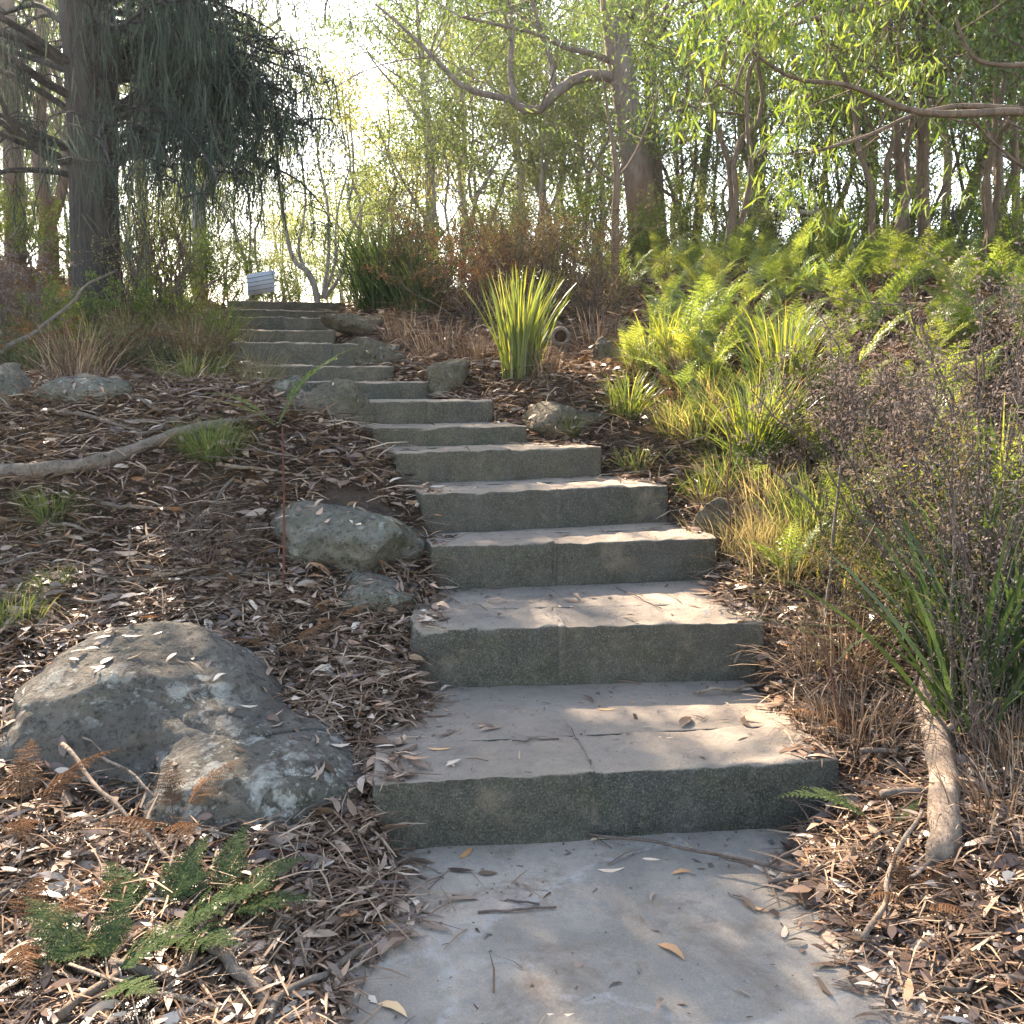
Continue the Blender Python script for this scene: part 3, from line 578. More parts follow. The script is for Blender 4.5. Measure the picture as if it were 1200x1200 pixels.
stick('twiggy brown stick reaching onto the landing from the left', on(320, 1090, .05), on(420, 1120, .015), .005, .003, 21, amp=.02, forks=3)
stick('slender bare stick leaning on the right bank beside the pale log', on(1010, 1120, .05), on(1078, 985, .10), .009, .006, 22, 'log', amp=.03, forks=1)
stick('thin stick lying along the right bank, left of the pale log', on(1030, 905, .05), on(1085, 790, .12), .010, .008, 23, 'bark_brown', amp=.02)
stick('pale bark strip hanging over the right end of the second step', on(855, 768, .0) + np.array([0, -.1, 0]), on(905, 705, .05), .006, .005, 24, 'log', amp=.03)
stick('bare pale stick in the lower right corner', on(1000, 1100, .02), on(1200, 1200, .03), .006, .008, 25, 'twig', amp=.02, forks=2)
stick('dark curved stick at the edge of the landing, right', on(900, 1040, .015), on(985, 1020, .03), .006, .004, 26, amp=.02, forks=2)
stick('straight leaning pale branch at the left edge, against the dead bracken', on(-8, 437, .1), at(135, 318, 8.4), .02, .008, 27, 'log_grey', amp=.10, forks=2, name='leaning_branch', cat='branch')
stick('long dead stick in front of the flat slab on the left bank', on(120, 462, .08), on(190, 492, .05), .016, .012, 28, 'log_grey', amp=.03)
for k, (a, b) in enumerate((((160, 520), (232, 494)), ((150, 505), (225, 500)), ((60, 490), (165, 515)), ((215, 640), (275, 570)), ((120, 600), (200, 615)))):
    stick(['grey stick lying across the fallen log', 'splintered stick behind the fallen log', 'green grey stick below the flat slab', 'flat bark strip on the open litter left of the third step', 'short brown stick under the fallen log'][k], on(*a, .05), on(*b, .05), .013, .008, 40 + k, 'log_grey', amp=.04)
# logs
P = np.array([on(-60, 572, .04), on(40, 562, .05), on(110, 553, .05), on(170, 534, .06), on(225, 517, .07), on(272, 508, .07)])
a = P[0].copy(); Q = spline(P - a, 40); rr_ = np.linspace(.05, .024, 40) * (1 + .12 * fbm(np.linspace(0, 9, 40)[:, None] * np.ones((1, 2)), 4, 2)); mb = MB(); Q = Q + .012 * np.stack([fbm(Q * 5 + k, 9 + k, 3) for k in range(3)], -1); tube(mb, Q, rr_, 16); V = np.concatenate(mb.v); mb.v = [V + .008 * fbm(V * 14, 5, 3)[:, None]]
t = thing('fallen_log', 'long grey fallen log lying on the left bank across brown litter', 'log', a); obj('log_body', mb, M['log_grey'], t)
mb = MB(); tube(mb, wander(Q[30], Q[30] + np.array([.5, .25, .10]), 8, .03, 7), np.linspace(.02, .006, 8), 6); obj('broken_branch', mb, M['log_grey'], t)
# pale upright log on right
n = 44; LP = np.array([on(1099, 1030, .045), on(1106, 985, .05), on(1104, 935, .06), on(1096, 885, .06), on(1085, 845, .06), on(1092, 812, .10)]); A0 = LP[0].copy(); P = spline(LP - A0, n) + .006 * np.stack([fbm(np.linspace(0, 7, n)[:, None] * np.ones((1, 2)) + k * 3, 81 + k, 2) for k in range(3)], -1)
rr_ = np.interp(np.linspace(0, 1, n), [0, .06, .2, .45, .6, .75, .9, .97, 1], [.026, .044, .048, .046, .052, .042, .037, .041, .034])
mb = MB(); tube(mb, P, rr_, 16); V = np.concatenate(mb.v); V = V + .008 * fbm(V * np.array([24, 7, 24]), 3, 4)[:, None]; mb.v = [V]
t = thing('short_log', 'pale bleached short log lying up the right bank with a broken knotted end', 'log', A0); obj('log_body', mb, M['log'], t)
mb = MB(); tube(mb, np.array([P[0] + [0, .015, .0], P[0] + [-.002, -.012, .004]]), [.030, .024], 12); obj('heartwood', mb, M['log_grey'], t)
mb = MB(); tube(mb, np.array([P[26], P[26] + [.03, -.02, .045], P[26] + [.07, -.02, .08]]), [.018, .013, .01], 8); obj('knot_stub', mb, M['log'], t)
# hollow stump
b = gp(656, 8.1); b[0] = .39; b[2] = float(G(.39, 8.1)) - .02
t = thing('hollow_stump', 'hollow broken stump with a dark round hole, right of the bright strappy clump', 'stump', b)
Hh = 1.88 - b[2]; P = np.array([[0, .05, 0], [0, .03, Hh * .5], [0, 0, Hh * .82], [0, -.05, Hh]]); mb = MB(); tube(mb, spline(P, 14), np.linspace(.085, .07, 14), 12); obj('stump_body', mb, M['log_grey'], t)
th = np.arange(24) * 2 * math.pi / 24; mb = MB(); ring = np.stack([np.cos(th) * .062, 0 * th - .095, np.sin(th) * .062 + Hh - .02], -1); tube(mb, np.concatenate([ring, ring[:2]]), .017, 8, False); obj('rim', mb, M['log_grey'], t)
mb = MB(); c = np.array([0, 0, Hh - .02]); tube(mb, np.array([c + [0, -.096, 0], c + [0, -.02, 0]]), [.055, .05], 20); obj('hole', mb, M['hollow'], t)  # solid dark plug; its colour stands in for shade inside the hollow
# single leaves on the stone
LV = [(540, 1008, 'orange tan leaf by the left end of the lowest riser', 1.1, .085), (700, 1022, 'pale curved leaf on the landing beside the long twig', .1, .09), (773, 1106, 'tan curved leaf alone in the middle of the landing', -.9, .1),
      (868, 1060, 'pale brown leaf on the landing right of centre', -.7, .09), (752, 1008, 'small pale leaf left of the red leaf near the lowest riser', -.2, .06), (812, 996, 'small red leaf standing near the lowest riser', 1.9, .05),
      (786, 1024, 'thin pale leaf lying along the long twig', .1, .07), (912, 1010, 'yellow tan leaf on the landing near the right fern tip', 1.6, .07), (918, 1102, 'small pinkish leaf near the right edge of the landing', 1.2, .07),
      (640, 1192, 'pale orange leaf at the bottom edge of the landing', .0, .07), (445, 1175, 'tan leaf at the lower left edge of the landing', -.6, .1), (473, 1028, 'orange brown leaf left of the lowest riser on the landing edge', 1.3, .08),
      (868, 842, 'pale curved leaf on the lowest tread, right side', -.5, .08), (770, 865, 'small pale leaf on the sunlit middle of the lowest tread', -.2, .06), (690, 985, 'reddish flat leaf at the foot of the lowest riser', .1, .08),
      (500, 880, 'thin pale leaf on the left end of the lowest tread', .0, .09), (560, 853, 'tiny white leaf on the left half of the lowest tread', .5, .04), (700, 832, 'pale thin leaf at the back of the lowest tread', -.1, .07)]
for k, (px, py, lb, ang, L) in enumerate(LV):
    p = on(px, py, .004); tv, tf = LT[k % 4]; D = np.array([[math.cos(ang), math.sin(ang), .02]])
    mb = MB(); mb.scatter(tv, tf, frames(D, np.array([.15]), np.array([[L, L, L * .7]])), np.zeros((1, 3)))
    tag(obj('fallen_leaf', mb, M['pave_leaf'], None, p), lb, 'leaf', 'single leaves fallen on the stone')

# ---------------------------------------------------------------- plants
def frond(mb_, r, L, az, lean, droop, width=.42, npn=15, npl=11, stipe=.3, curl=0., dens=1.):
    """bracken frond: curved stalk with pinnae carrying pinnules; returns nothing"""
    n = 26; s = np.linspace(0, 1, n); th = lean + droop * s ** 1.4; dx = np.sin(th); dz = np.cos(th)
    q = np.concatenate([[[0, 0]], np.cumsum(np.stack([dx, dz], -1)[:-1], 0)]) * L / (n - 1)
    ca, sa = math.cos(az), math.sin(az); P = np.stack([q[:, 0] * ca, q[:, 0] * sa, q[:, 1]], -1); sw = r.normal(0, .06) * L
    P = P + np.stack([-sa * sw * s ** 2, ca * sw * s ** 2, 0 * s], -1)
    tube(mb_, P, np.linspace(.0045, .0012, n) * (L / .8) , 4, False)
    S = np.array([-sa, ca, 0.]); Ts = unit(np.gradient(P, axis=0)); Ps, Ds, Ls, Ns = [], [], [], []
    for k in range(npn):
        t = stipe + (1 - stipe) * (k / npn) ** .95; i = t * (n - 1); i0 = min(int(i), n - 2); p = P[i0] + (P[i0 + 1] - P[i0]) * (i - i0); T = Ts[i0]; Nn = unit(np.cross(T, S))
        if Nn[2] < 0: Nn = -Nn
        u = k / npn; pl = width * L * (1 - u) ** .85 * (.75 + .25 * min(1, u * 5)) * .5 * (1 + r.normal(0, .1))
        for sd in (-1, 1):
            if r.uniform() > dens: continue
            d = unit(S * sd * .85 + T * .5 + Nn * (.12 - curl + r.normal(0, .08))); pe = p + d * pl
            cnt = max(3, int(npl * (1 - u * .65))); w = np.linspace(.06, 1, cnt); side = unit(np.cross(d, Nn))
            tube(mb_, np.array([p, p + d * pl * .5 - Nn * 0.02 * pl, pe - Nn * .12 * pl]), [.0016, .001, .0006], 3, False)
            for s2 in (-1, 1):
                pp = p + d * (w * pl)[:, None] - Nn * (.12 * w ** 2 * pl)[:, None]
                dd = unit(side * s2 * .9 + d * .45 - Nn * (curl * .8) + r.normal(0, .07, (cnt, 3)))
                Ps.append(pp); Ds.append(dd); Ls.append(pl * .27 * (1.08 - w) ** .7 + .003 * L); Ns.append(np.full(cnt, pl / cnt))
    if not Ps: return
    Ps, Ds, Ls, Ns = np.concatenate(Ps), np.concatenate(Ds), np.concatenate(Ls), np.concatenate(Ns)
    mb_.scatter(DIA_V, DIA_F, frames(Ds, r.normal(0, .25, len(Ls)), np.stack([Ls, Ns * .95, Ls], -1)), Ps)
def fern_mesh(seed, nf, L, lean=.5, droop=1.1, name='bracken', **kw):
    r = RS(seed); mb_ = MB(); a0 = r.uniform(0, 6.28)
    for k in range(nf): frond(mb_, r, L * r.uniform(.65, 1.1), a0 + k * 6.28 / nf + r.normal(0, .35), max(.08, lean + r.normal(0, .15)), droop + r.normal(0, .2), **kw)
    return mb_.mesh(name)
FERNS = [fern_mesh(100 + k, 3 + k % 3, .95, .28, 1.15, 'bracken_fern') for k in range(6)]
DEADF = [fern_mesh(130 + k, 4 + k % 2, .75, .5, 1.5, 'dead_bracken', curl=.5, dens=.8, npn=13, npl=9) for k in range(4)]
def put(name, me, m, p, sc, rz, label, cat, group=None, tilt=(0, 0)):
    if not me.materials: me.materials.append(m)
    o = bpy.data.objects.new(name, me); C.objects.link(o); o.location = Vector([float(q) for q in p]); o.scale = (sc, sc, sc); o.rotation_euler = (tilt[0], tilt[1], rz)
    if me.materials[0] != m: o.material_slots[0].link = 'OBJECT'; o.material_slots[0].material = m
    return tag(o, label, cat, group)
def near_fern(label, p, fronds, m, name='bracken_fern', cat='fern', seed=0, **kw):
    t = thing(name, label, cat, p)
    for k, (L, az, lean, droop) in enumerate(fronds):
        r = RS(seed * 10 + k); mb_ = MB(); frond(mb_, r, L, az, lean, droop, **kw); obj('frond', mb_, M[m], t)
    return t
near_fern('blue-green fern with spreading flat fronds in the lower left corner', on(175, 1100, .0), [(.34, 1.2, .8, .7), (.36, .1, 1.0, .6), (.34, -.5, 1.2, .4), (.30, 2.4, .9, .6), (.33, -2.4, 1.2, .4)], 'fern_cool', seed=1, width=.55, npn=18, npl=13)
near_fern('small blue-green fern just in front of the smooth low boulder', on(245, 1080, .0), [(.30, 1.3, .7, .6), (.32, .5, .9, .7), (.32, -.1, 1.1, .5), (.24, 2.2, .8, .7)], 'fern_cool', seed=2, width=.5, npn=18, npl=12)
near_fern('low sprawling green fern at the bottom left below the other ferns', on(110, 1165, .0), [(.32, .4, .8, .7), (.30, -.6, 1.0, .5), (.34, 2.6, .7, .8), (.28, 1.4, .5, .8)], 'fern_cool', seed=3, width=.5, npn=17, npl=12)
near_fern('grey-green fern tip arching over the right end of the lowest step foot', on(1035, 985, .02), [(.40, 3.25, .75, 1.2), (.30, 2.8, .8, .9), (.22, .4, .8, .9)], 'fern_cool', seed=4, width=.36, npn=18, npl=10)
near_fern('dead rust-brown fern frond drooping over the right corner of the lowest tread', on(985, 862, .02), [(.26, 3.3, .7, 1.5), (.22, 4.1, .8, 1.2), (.2, 2.4, .6, 1.2)], 'fern_dead', 'dead_bracken', seed=5, curl=.4)
near_fern('dead rust-brown fern lying against the front of the large boulder', on(205, 985, .02), [(.34, .9, .5, 1.3), (.30, 2.0, .4, 1.4), (.3, 5.2, .7, 1.5), (.28, 3.8, .7, 1.5)], 'fern_dead', 'dead_bracken', seed=6, curl=.4)
near_fern('dead rust-brown fern at the left edge below the large boulder', on(25, 985, .02), [(.4, .6, .5, 1.3), (.38, 1.9, .4, 1.4), (.34, 5.2, .7, 1.5), (.32, 3.8, .7, 1.5)], 'fern_dead', 'dead_bracken', seed=7, curl=.3)
near_fern('dark dead fern heap at the left edge near the bottom corner', on(25, 1120, .02), [(.3, .6, .8, 1.1), (.3, 1.9, .9, 1.0), (.3, 5.2, .9, 1.3), (.28, 3.5, .9, 1.1)], 'fern_dead', 'dead_bracken', seed=8, curl=.3)
near_fern('brown dead fern tuft in the litter right of the landing', on(1075, 1075, .02), [(.22, .6, .5, 1.3), (.22, 1.9, .4, 1.4), (.2, 5.2, .7, 1.5), (.2, 3.3, .7, 1.5)], 'fern_dead', 'dead_bracken', seed=9, curl=.4)
near_fern('dead brown fern tuft on the litter behind the smooth low boulder', on(330, 770, .02), [(.3, .6, .8, 1.1), (.3, 1.9, .9, 1.0), (.3, 5.2, .9, 1.3), (.28, 3.5, .9, 1.1)], 'fern_dead', 'dead_bracken', seed=10, curl=.4)
near_fern('dead brown fern tuft in the litter above the small grey rock', on(390, 735, .02), [(.22, .2, .8, 1.1), (.22, 2.3, .8, 1.0), (.2, 4.5, .9, 1.3)], 'fern_dead', 'dead_bracken', seed=12, curl=.4)
near_fern('green fern frond hanging over the tan angular rock and the eighth step', on(325, 505, .02), [(.75, .25, .45, 1.0), (.6, .7, .4, 1.0), (.5, 2.9, .8, .9), (.45, 3.6, .9, .8)], 'fern', seed=11, width=.3)

def blades(seed, n, h, spread, w, lean=.5, droop=.8, segs=5, hvar=.35):
    r = RS(seed); az = r.uniform(0, 6.28, n); ln = np.abs(r.normal(0, lean, n)); dr = r.uniform(.2, 1, n) * droop; L = h * (1 - hvar * r.uniform(size=n) ** 1.5)
    s = np.linspace(0, 1, segs + 1); P = np.zeros((n, segs + 1, 3)); p = np.stack([np.cos(az) * r.uniform(0, spread, n), np.sin(az) * r.uniform(0, spread, n), 0 * az - .02], -1); a2 = az + r.normal(0, .5, n)
    P[:, 0] = p
    for k in range(segs):
        th = ln + dr * s[k] ** 1.6 * 1.4; P[:, k + 1] = P[:, k] + (L / segs)[:, None] * np.stack([np.sin(th) * np.cos(a2), np.sin(th) * np.sin(a2), np.cos(th)], -1)
    tw = a2 + math.pi / 2 + r.normal(0, .6, n); sd = np.stack([np.cos(tw), np.sin(tw), 0 * tw], -1)
    wd = w * r.uniform(.6, 1.2, n)[:, None] * np.interp(s, [0, .4, .8, 1], [.8, 1, .7, .05])[None]
    V = np.stack([P - sd[:, None] * wd[..., None] / 2, P + sd[:, None] * wd[..., None] / 2], 2)     # n, segs+1, 2, 3
    base = (np.arange(n) * (segs + 1) * 2)[:, None]; k = np.arange(segs)[None] * 2
    return MB().add(V.reshape(-1, 3), np.stack([base + k, base + k + 1, base + k + 3, base + k + 2], -1).reshape(-1, 4))
def clump(name, label, cat, p, m, *a, group=None, **kw): return tag(obj(name, blades(*a, **kw), M[m], None, p), label, cat, group)
def rp(px, Y): x = (px - 600) / F_ * Y; return np.array([x, Y, float(G(x, Y))])
clump('strappy_plant', 'bright sunlit strappy clump standing on the bank above the sixth step', 'grass plant', (.06, 7.35, float(G(.06, 7.35))), 'strap', 1, 170, .84, .13, .0135, .2, .5, segs=7)
clump('strappy_plant', 'large dark blue-green strappy clump right of the top steps', 'grass plant', (-1.42, 11.1, float(G(-1.42, 11.1))), 'strap_dark', 2, 420, 1.05, .30, .016, .36, .6)
clump('strappy_plant', 'dark tussock beside the larger one right of the top steps, nearer the brown thicket', 'grass plant', (-.95, 10.5, float(G(-.95, 10.5))), 'strap_dark', 22, 260, .8, .25, .014, .45, .8)
clump('strappy_plant', 'green strappy clump sunlit among the far ferns on the right', 'grass plant', rp(968, 11.5), 'strap', 3, 150, .85, .12, .022, .28, .5)
clump('grass_tussock', 'arching green grass tussock at the left end of the tenth and eleventh steps', 'grass', rp(262, 8.7), 'grass', 4, 170, .62, .10, .009, .4, 1.3)
clump('grass_tussock', 'upright green grass tuft behind the arching tussock, left of the steps', 'grass', rp(215, 9.6), 'strap', 5, 110, .6, .10, .010, .35, .6)
clump('grass_tussock', 'soft green grass tuft at the thin end of the fallen log', 'grass', on(250, 535, 0), 'grass', 6, 420, .30, .16, .004, .7, 1.3)
clump('grass_tussock', 'low green grass tuft under the fallen log, left side', 'grass', on(60, 605, 0), 'grass', 7, 260, .22, .16, .004, .8, 1.3)
clump('grass_tussock', 'green grass tuft at the left edge above the large boulder', 'grass', on(12, 730, 0), 'grass', 8, 300, .20, .14, .004, .7, 1.2)
clump('grass_tussock', 'small grass sprig at the left of the litter, between log and boulder', 'grass', on(60, 690, 0), 'grass', 9, 120, .16, .07, .004, .7, 1.2)
clump('grass_tussock', 'dark green grass mound on the left bank below the casuarina', 'grass', rp(160, 8.0), 'strap_dark', 10, 500, .38, .28, .006, .7, 1.2)
clump('grass_tussock', 'dark green grass mound at the left edge beside dead bracken', 'grass', rp(45, 7.4), 'strap_dark', 11, 420, .36, .22, .006, .7, 1.2)
clump('grass_tussock', 'straw grass arching over the litter left of the tan rock', 'grass', rp(300, 7.6), 'grass_dry', 12, 120, .35, .2, .005, .8, 1.2)
clump('grass_tussock', 'bright backlit grass tussock on the right bank below the ferns', 'grass', rp(880, 5.9), 'strap', 13, 260, .62, .13, .009, .45, 1.1)
clump('grass_tussock', 'bright grass tuft behind the backlit tussock, under the fern fronds', 'grass', rp(915, 6.6), 'strap', 14, 240, .75, .15, .010, .45, 1.0)
clump('grass_tussock', 'dry golden grass tuft at the right ends of the third and fourth steps', 'grass', rp(890, 5.0), 'grass_dry', 15, 260, .32, .16, .004, .55, 1.1)
clump('grass_tussock', 'golden olive wiry tuft beside the sunlit rough rock', 'grass', rp(905, 5.45), 'grass_dry', 16, 260, .36, .18, .004, .55, 1.1)
clump('grass_tussock', 'small yellow green tuft beside the squared tan stone', 'grass', rp(668, 6.5), 'strap', 17, 90, .2, .06, .006, .6, .9)
clump('grass_tussock', 'yellow tinged tuft on the bank above the fifth step', 'grass', rp(735, 6.6), 'strap', 18, 160, .38, .14, .007, .6, 1.)
clump('grass_tussock', 'low yellow green tuft on the litter right of the fifth step', 'grass', rp(745, 6.1), 'grass', 19, 160, .22, .12, .005, .7, 1.)
clump('strappy_plant', 'dark strappy plant with long leaning leaves on the right bank', 'grass plant', rp(1160, 3.95), 'strap_dark', 20, 90, .85, .10, .018, .45, .8)
clump('strappy_plant', 'dark green strappy plant at the right edge', 'grass plant', rp(1205, 3.5), 'strap_dark', 21, 80, .75, .10, .02, .4, .8)
clump('broad_leaf_sprout', 'broad-bladed dark green sprout at the head of the pale log', 'plant', on(1112, 812, 0.03), 'strap', 23, 16, .30, .02, .026, .25, .4)
clump('strappy_plant', 'thin upright green blades at the far right edge above the pale log', 'grass plant', rp(1180, 4.3), 'strap', 24, 40, .95, .10, .018, .25, .4)
clump('grass_tussock', 'dry tangled grass below the purple dry bush on the right bank', 'grass', rp(1000, 3.9), 'straw', 25, 380, .36, .22, .004, .8, 1.2)
clump('grass_tussock', 'dry tangled grass at the right edge beside the pale log', 'grass', rp(1225, 3.15), 'straw', 26, 300, .30, .2, .004, .9, 1.2)
clump('grass_tussock', 'grey dry grass low on the bank between landing and pale log', 'grass', rp(1040, 3.5), 'straw', 27, 300, .26, .2, .004, .9, 1.2)
for k, (px, Y, m_, n_, h_, sp_, w_, lean_, lb) in enumerate((
    (850, 5.2, 'grass_dry', 200, .26, .2, .004, .9, 'tangled dry grass spilling toward the right end of the third step'), (930, 4.7, 'grass_dry', 220, .3, .2, .004, .8, 'loose dry grass at the foot of the backlit fern'),
    (960, 5.0, 'grass', 260, .5, .2, .006, .7, 'mixed green and straw grass in front of the smaller purple bush'), (900, 6.2, 'grass', 300, .6, .2, .008, .7, 'arching pale green grass over the backlit tussock'),
    (820, 6.2, 'grass', 160, .35, .2, .006, .8, 'mixed grass on the sunlit bank right of the fifth step'), (780, 7.4, 'strap', 200, .5, .2, .008, .6, 'bright grass beneath the large arching fern'),
    (1090, 4.0, 'strap_dark', 90, .7, .12, .012, .6, 'dark leaning blades under the large purple bush'), (1010, 3.5, 'straw', 240, .3, .2, .004, 1., 'brown dry grass on the litter left of the leaning strappy plant'),
    (1215, 2.85, 'straw', 200, .26, .2, .005, 1., 'grey dry grass at the right edge beside the short log'), (1150, 3.9, 'grass_dry', 240, .55, .2, .004, .7, 'thin dry stems among the dark strappy leaves'),
    (110, 7.6, 'grass', 260, .4, .25, .005, .9, 'mixed grass on the left bank behind the flat slab'), (230, 7.2, 'grass', 260, .35, .25, .005, .9, 'mixed grass on the left bank near the tan rock'),
    (60, 9.0, 'grass_dry', 260, .5, .3, .006, .8, 'tall dry grass at the left, below the forked tree'), (170, 9.2, 'grass', 260, .5, .3, .006, .8, 'green and dry grass in front of the casuarina, right side'),
    (290, 9.6, 'grass_dry', 160, .4, .2, .005, .9, 'dry grass hanging over the left end of the upper steps'), (300, 7.0, 'grass_dry', 200, .3, .2, .005, 1., 'dry grass tangle behind the bluish grey rock'),
    (520, 8.6, 'straw', 260, .4, .3, .005, 1., 'dry brown grass on the bank right of the eighth step'), (560, 8.0, 'straw', 260, .35, .25, .005, 1., 'dry brown grass left of the bright strappy clump'), (700, 8.4, 'straw', 260, .4, .25, .005, 1., 'dry brown grass at the foot of the slim sapling'),
    (640, 7.3, 'straw', 160, .3, .15, .006, .9, 'dead straw blades at the foot of the bright strappy clump'), (480, 9.4, 'straw', 260, .4, .3, .005, 1., 'dry brown grass below the dark strappy clump'))):
    clump('grass_tussock', lb, 'grass', rp(px, Y), m_, 200 + k, n_, h_, sp_, w_, lean_, 1.2)
for k, (px, py) in enumerate(((960, 690), (987, 705), (1003, 700))): clump('grass_sprout', ['short cut green blades on the litter right of the second step, left of the three', 'short cut green blades on the litter right of the second step, middle of the three', 'short cut green blades on the litter right of the second step, right of the three'][k], 'grass', on(px, py, 0), 'strap', 60 + k, 7, .20, .015, .013, .12, .2)
r = RS(91)
TG = [blades(900 + k, 230, .45, .2, .0045, .75, 1.2).mesh('grass_tussock') for k in range(4)]
k = 0
while k < 46:
    y = r.uniform(4.5, 8.2); x = r.uniform(.9, 3.0); dr = float(edge_d(np.array(x), np.array(y))[2])
    if dr < .12 or dr > 2.0: continue
    put('grass_tussock', TG[k % 4], M[['grass_dry', 'grass', 'straw', 'strap'][r.randint(0, 4)]], (x, y, float(G(x, y))), r.uniform(.4, .75) * (1. if y < 6 else 1.4), r.uniform(0, 6), 'tangled grass filling the right bank between the middle steps and the purple bushes', 'grass', 'tangled grass on the right bank'); k += 1
k = 0
while k < 26:
    y = r.uniform(5.2, 8.4); x = r.uniform(1.0, 3.4); dr = float(edge_d(np.array(x), np.array(y))[2])
    if dr < .45: continue
    put('bracken_fern', FERNS[k % 6], M['fern'], (x, y, float(G(x, y))), r.uniform(.4, .7), r.uniform(0, 6), 'yellow-green bracken mixed with grass along the lower front of the fern slope', 'fern', 'bracken along the lower fern slope', (r.normal(0, .15), r.normal(0, .15))); k += 1
k = 0
while k < 40:
    y = r.uniform(7.0, 12.0); x = -r.uniform(1.9, 6.0); dl = float(edge_d(np.array(x), np.array(y))[1])
    if dl < .2 or x / y * F_ < -640: continue
    if k % 2: put('grass_tussock', TG[k % 4], M[['grass_dry', 'grass', 'straw'][r.randint(0, 3)]], (x, y, float(G(x, y))), r.uniform(.6, 1.3), r.uniform(0, 6), 'tangled grass on the left slope between the fallen log and the casuarina', 'grass', 'tangled grass on the left slope')
    else: put('dead_bracken', DEADF[k % 4], M['fern_dead'], (x, y, float(G(x, y))), r.uniform(.6, 1.), r.uniform(0, 6), 'brown dead bracken on the left slope around the casuarina', 'fern', 'dead bracken on the left slope', (r.normal(0, .2), r.normal(0, .2)))
    k += 1
BS = []
for k in range(8):
    mb = MB(); L = [.18, .3, .45, .6, .25, .35, .5, .22][k]; P = wander([-L / 2, 0, 0], [L / 2, 0, 0], 12, .05, 700 + k); P[:, 2] *= .3; tube(mb, P, np.linspace(1, .5, 12) * [.006, .009, .008, .01, .011, .006, .012, .007][k], 6)
    V = np.concatenate(mb.v); V[:, 2] *= (.45 if k % 2 else 1); mb.v = [V]; BS.append(mb.mesh('bark_strip' if k % 2 else 'fallen_stick'))
k = 0
while k < 120:
    y = r.uniform(2.0, 8.5); side = -1 if k % 3 else 1; x = r.uniform(-3.4, -.4) if side < 0 else r.uniform(.8, 2.2)
    d = float(edge_d(np.array(x), np.array(y))[0])
    if d < .08 or bool(in_rock(np.array([x]), np.array([y]))[0]) or abs(x) / y > .56: continue
    q = k % 8; nm = 'bark_strip' if q % 2 else 'fallen_stick'; sd = 'left' if side < 0 else 'right'
    put(nm, BS[q], M[['log', 'log_grey', 'bark_brown', 'twig'][r.randint(0, 4)]], (x, y, float(G(x, y)) + .045), r.uniform(.7, 1.2), r.normal(.3, .9) if r.uniform() < .7 else r.uniform(0, 3), ('strip of bark' if q % 2 else 'short stick') + ' lying among the fallen leaves on the %s bank' % sd, 'bark' if q % 2 else 'stick', ('bark strips' if q % 2 else 'short sticks') + ' in the litter on the %s bank' % sd, (r.normal(0, .08), r.normal(0, .12))); k += 1
# thin bare saplings / stems
def stem(label, p, top, r0, seed, m='stem_red', amp=.02, forks=0, name='bare_sapling', cat='sapling'):
    return stick(label, p, top, r0, r0 * .5, seed, m, amp, forks, name, cat, 16, 6)
p = on(332, 690, -.02); stem('thin dark red bare seedling stem standing in the litter left of the third step', p, at(331, 500, p[1]), .007, 70, amp=.01)
p = on(995, 870, -.02); stem('thin dark red stem leaning up from the right bank near the lowest tread', p, at(965, 745, p[1] + .1), .006, 71, amp=.01)
p = rp(862, 5.0); stem('thin red-brown stem standing among dry grass at the right of the steps', p, at(852, 480, 5.0), .006, 72, amp=.02)
p = rp(1140, 3.3); stem('tall thin grey stem rising at the right in front of the purple bush', p, at(1120, 575, 3.4), .007, 73, 'log_grey', amp=.03)
p = rp(1040, 4.4); stem('bent dark stem arching left over the backlit grass', p, at(870, 505, 4.8), .007, 74, 'twig', amp=.06)
p = rp(1060, 5.5); stem('thin dark bent stem above the purple bush', p, at(955, 355, 6.0), .008, 75, 'twig', amp=.06)
p = rp(975, 4.2); stem('grey fuzzy stem standing in front of the dry bush', p, at(985, 545, 4.2), .010, 76, 'log_grey', amp=.02)

# ---------------------------------------------------------------- shrubs
def shrub(seed, h, w, nstem, nleaf, leafL, leafW, bare=.3, up=.55, tpl=None, droop=0.):
    r = RS(seed); wood = MB(); tips = []
    for k in range(nstem):
        az = r.uniform(0, 6.28); ln = np.abs(r.normal(0, up)) + .05; L = h * r.uniform(.6, 1.1); d = np.array([math.cos(az) * math.sin(ln) * w / h * 1.3, math.sin(az) * math.sin(ln) * w / h * 1.3, math.cos(ln)])
        P = wander([0, 0, -.05], d * L, 9, .10 * h, seed * 31 + k); tube(wood, P, np.linspace(.010, .003, 9) * h, 4, False)
        for q in range(5):
            i = r.randint(3, 9); e = P[i] + unit(unit(P[-1]) * .7 + r.normal(0, .6, 3)) * h * r.uniform(.15, .38); T = wander(P[i], e, 5, .04 * h, seed * 7 + k * 9 + q); tube(wood, T, np.linspace(.0035, .0012, 5) * h, 3, False); tips.append(T[2:])
        tips.append(P[6:])
    tp = np.concatenate(tips); k = r.randint(0, len(tp), nleaf); P = tp[k] + r.normal(0, .028 * h, (nleaf, 3)); D = r.normal(0, 1, (nleaf, 3)); D[:, 2] -= droop
    L = leafL * r.uniform(.5, 1.2, nleaf); lv = MB(); tv, tf = tpl or (DIA_V, DIA_F)
    P[:, 2] = np.maximum(P[:, 2], .02); lv.scatter(tv, tf, frames(D, r.uniform(-3, 3, nleaf), np.stack([L, L * leafW, L], -1)), P); return wood, lv
def shrub_thing(label, p, m, seed, *a, name='shrub', cat='shrub', group=None, wm='twig', **kw):
    t = thing(name, label, cat, p, group); w, l = shrub(seed, *a, **kw); obj('stems', w, M[wm], t); obj('foliage', l, M[m], t); return t
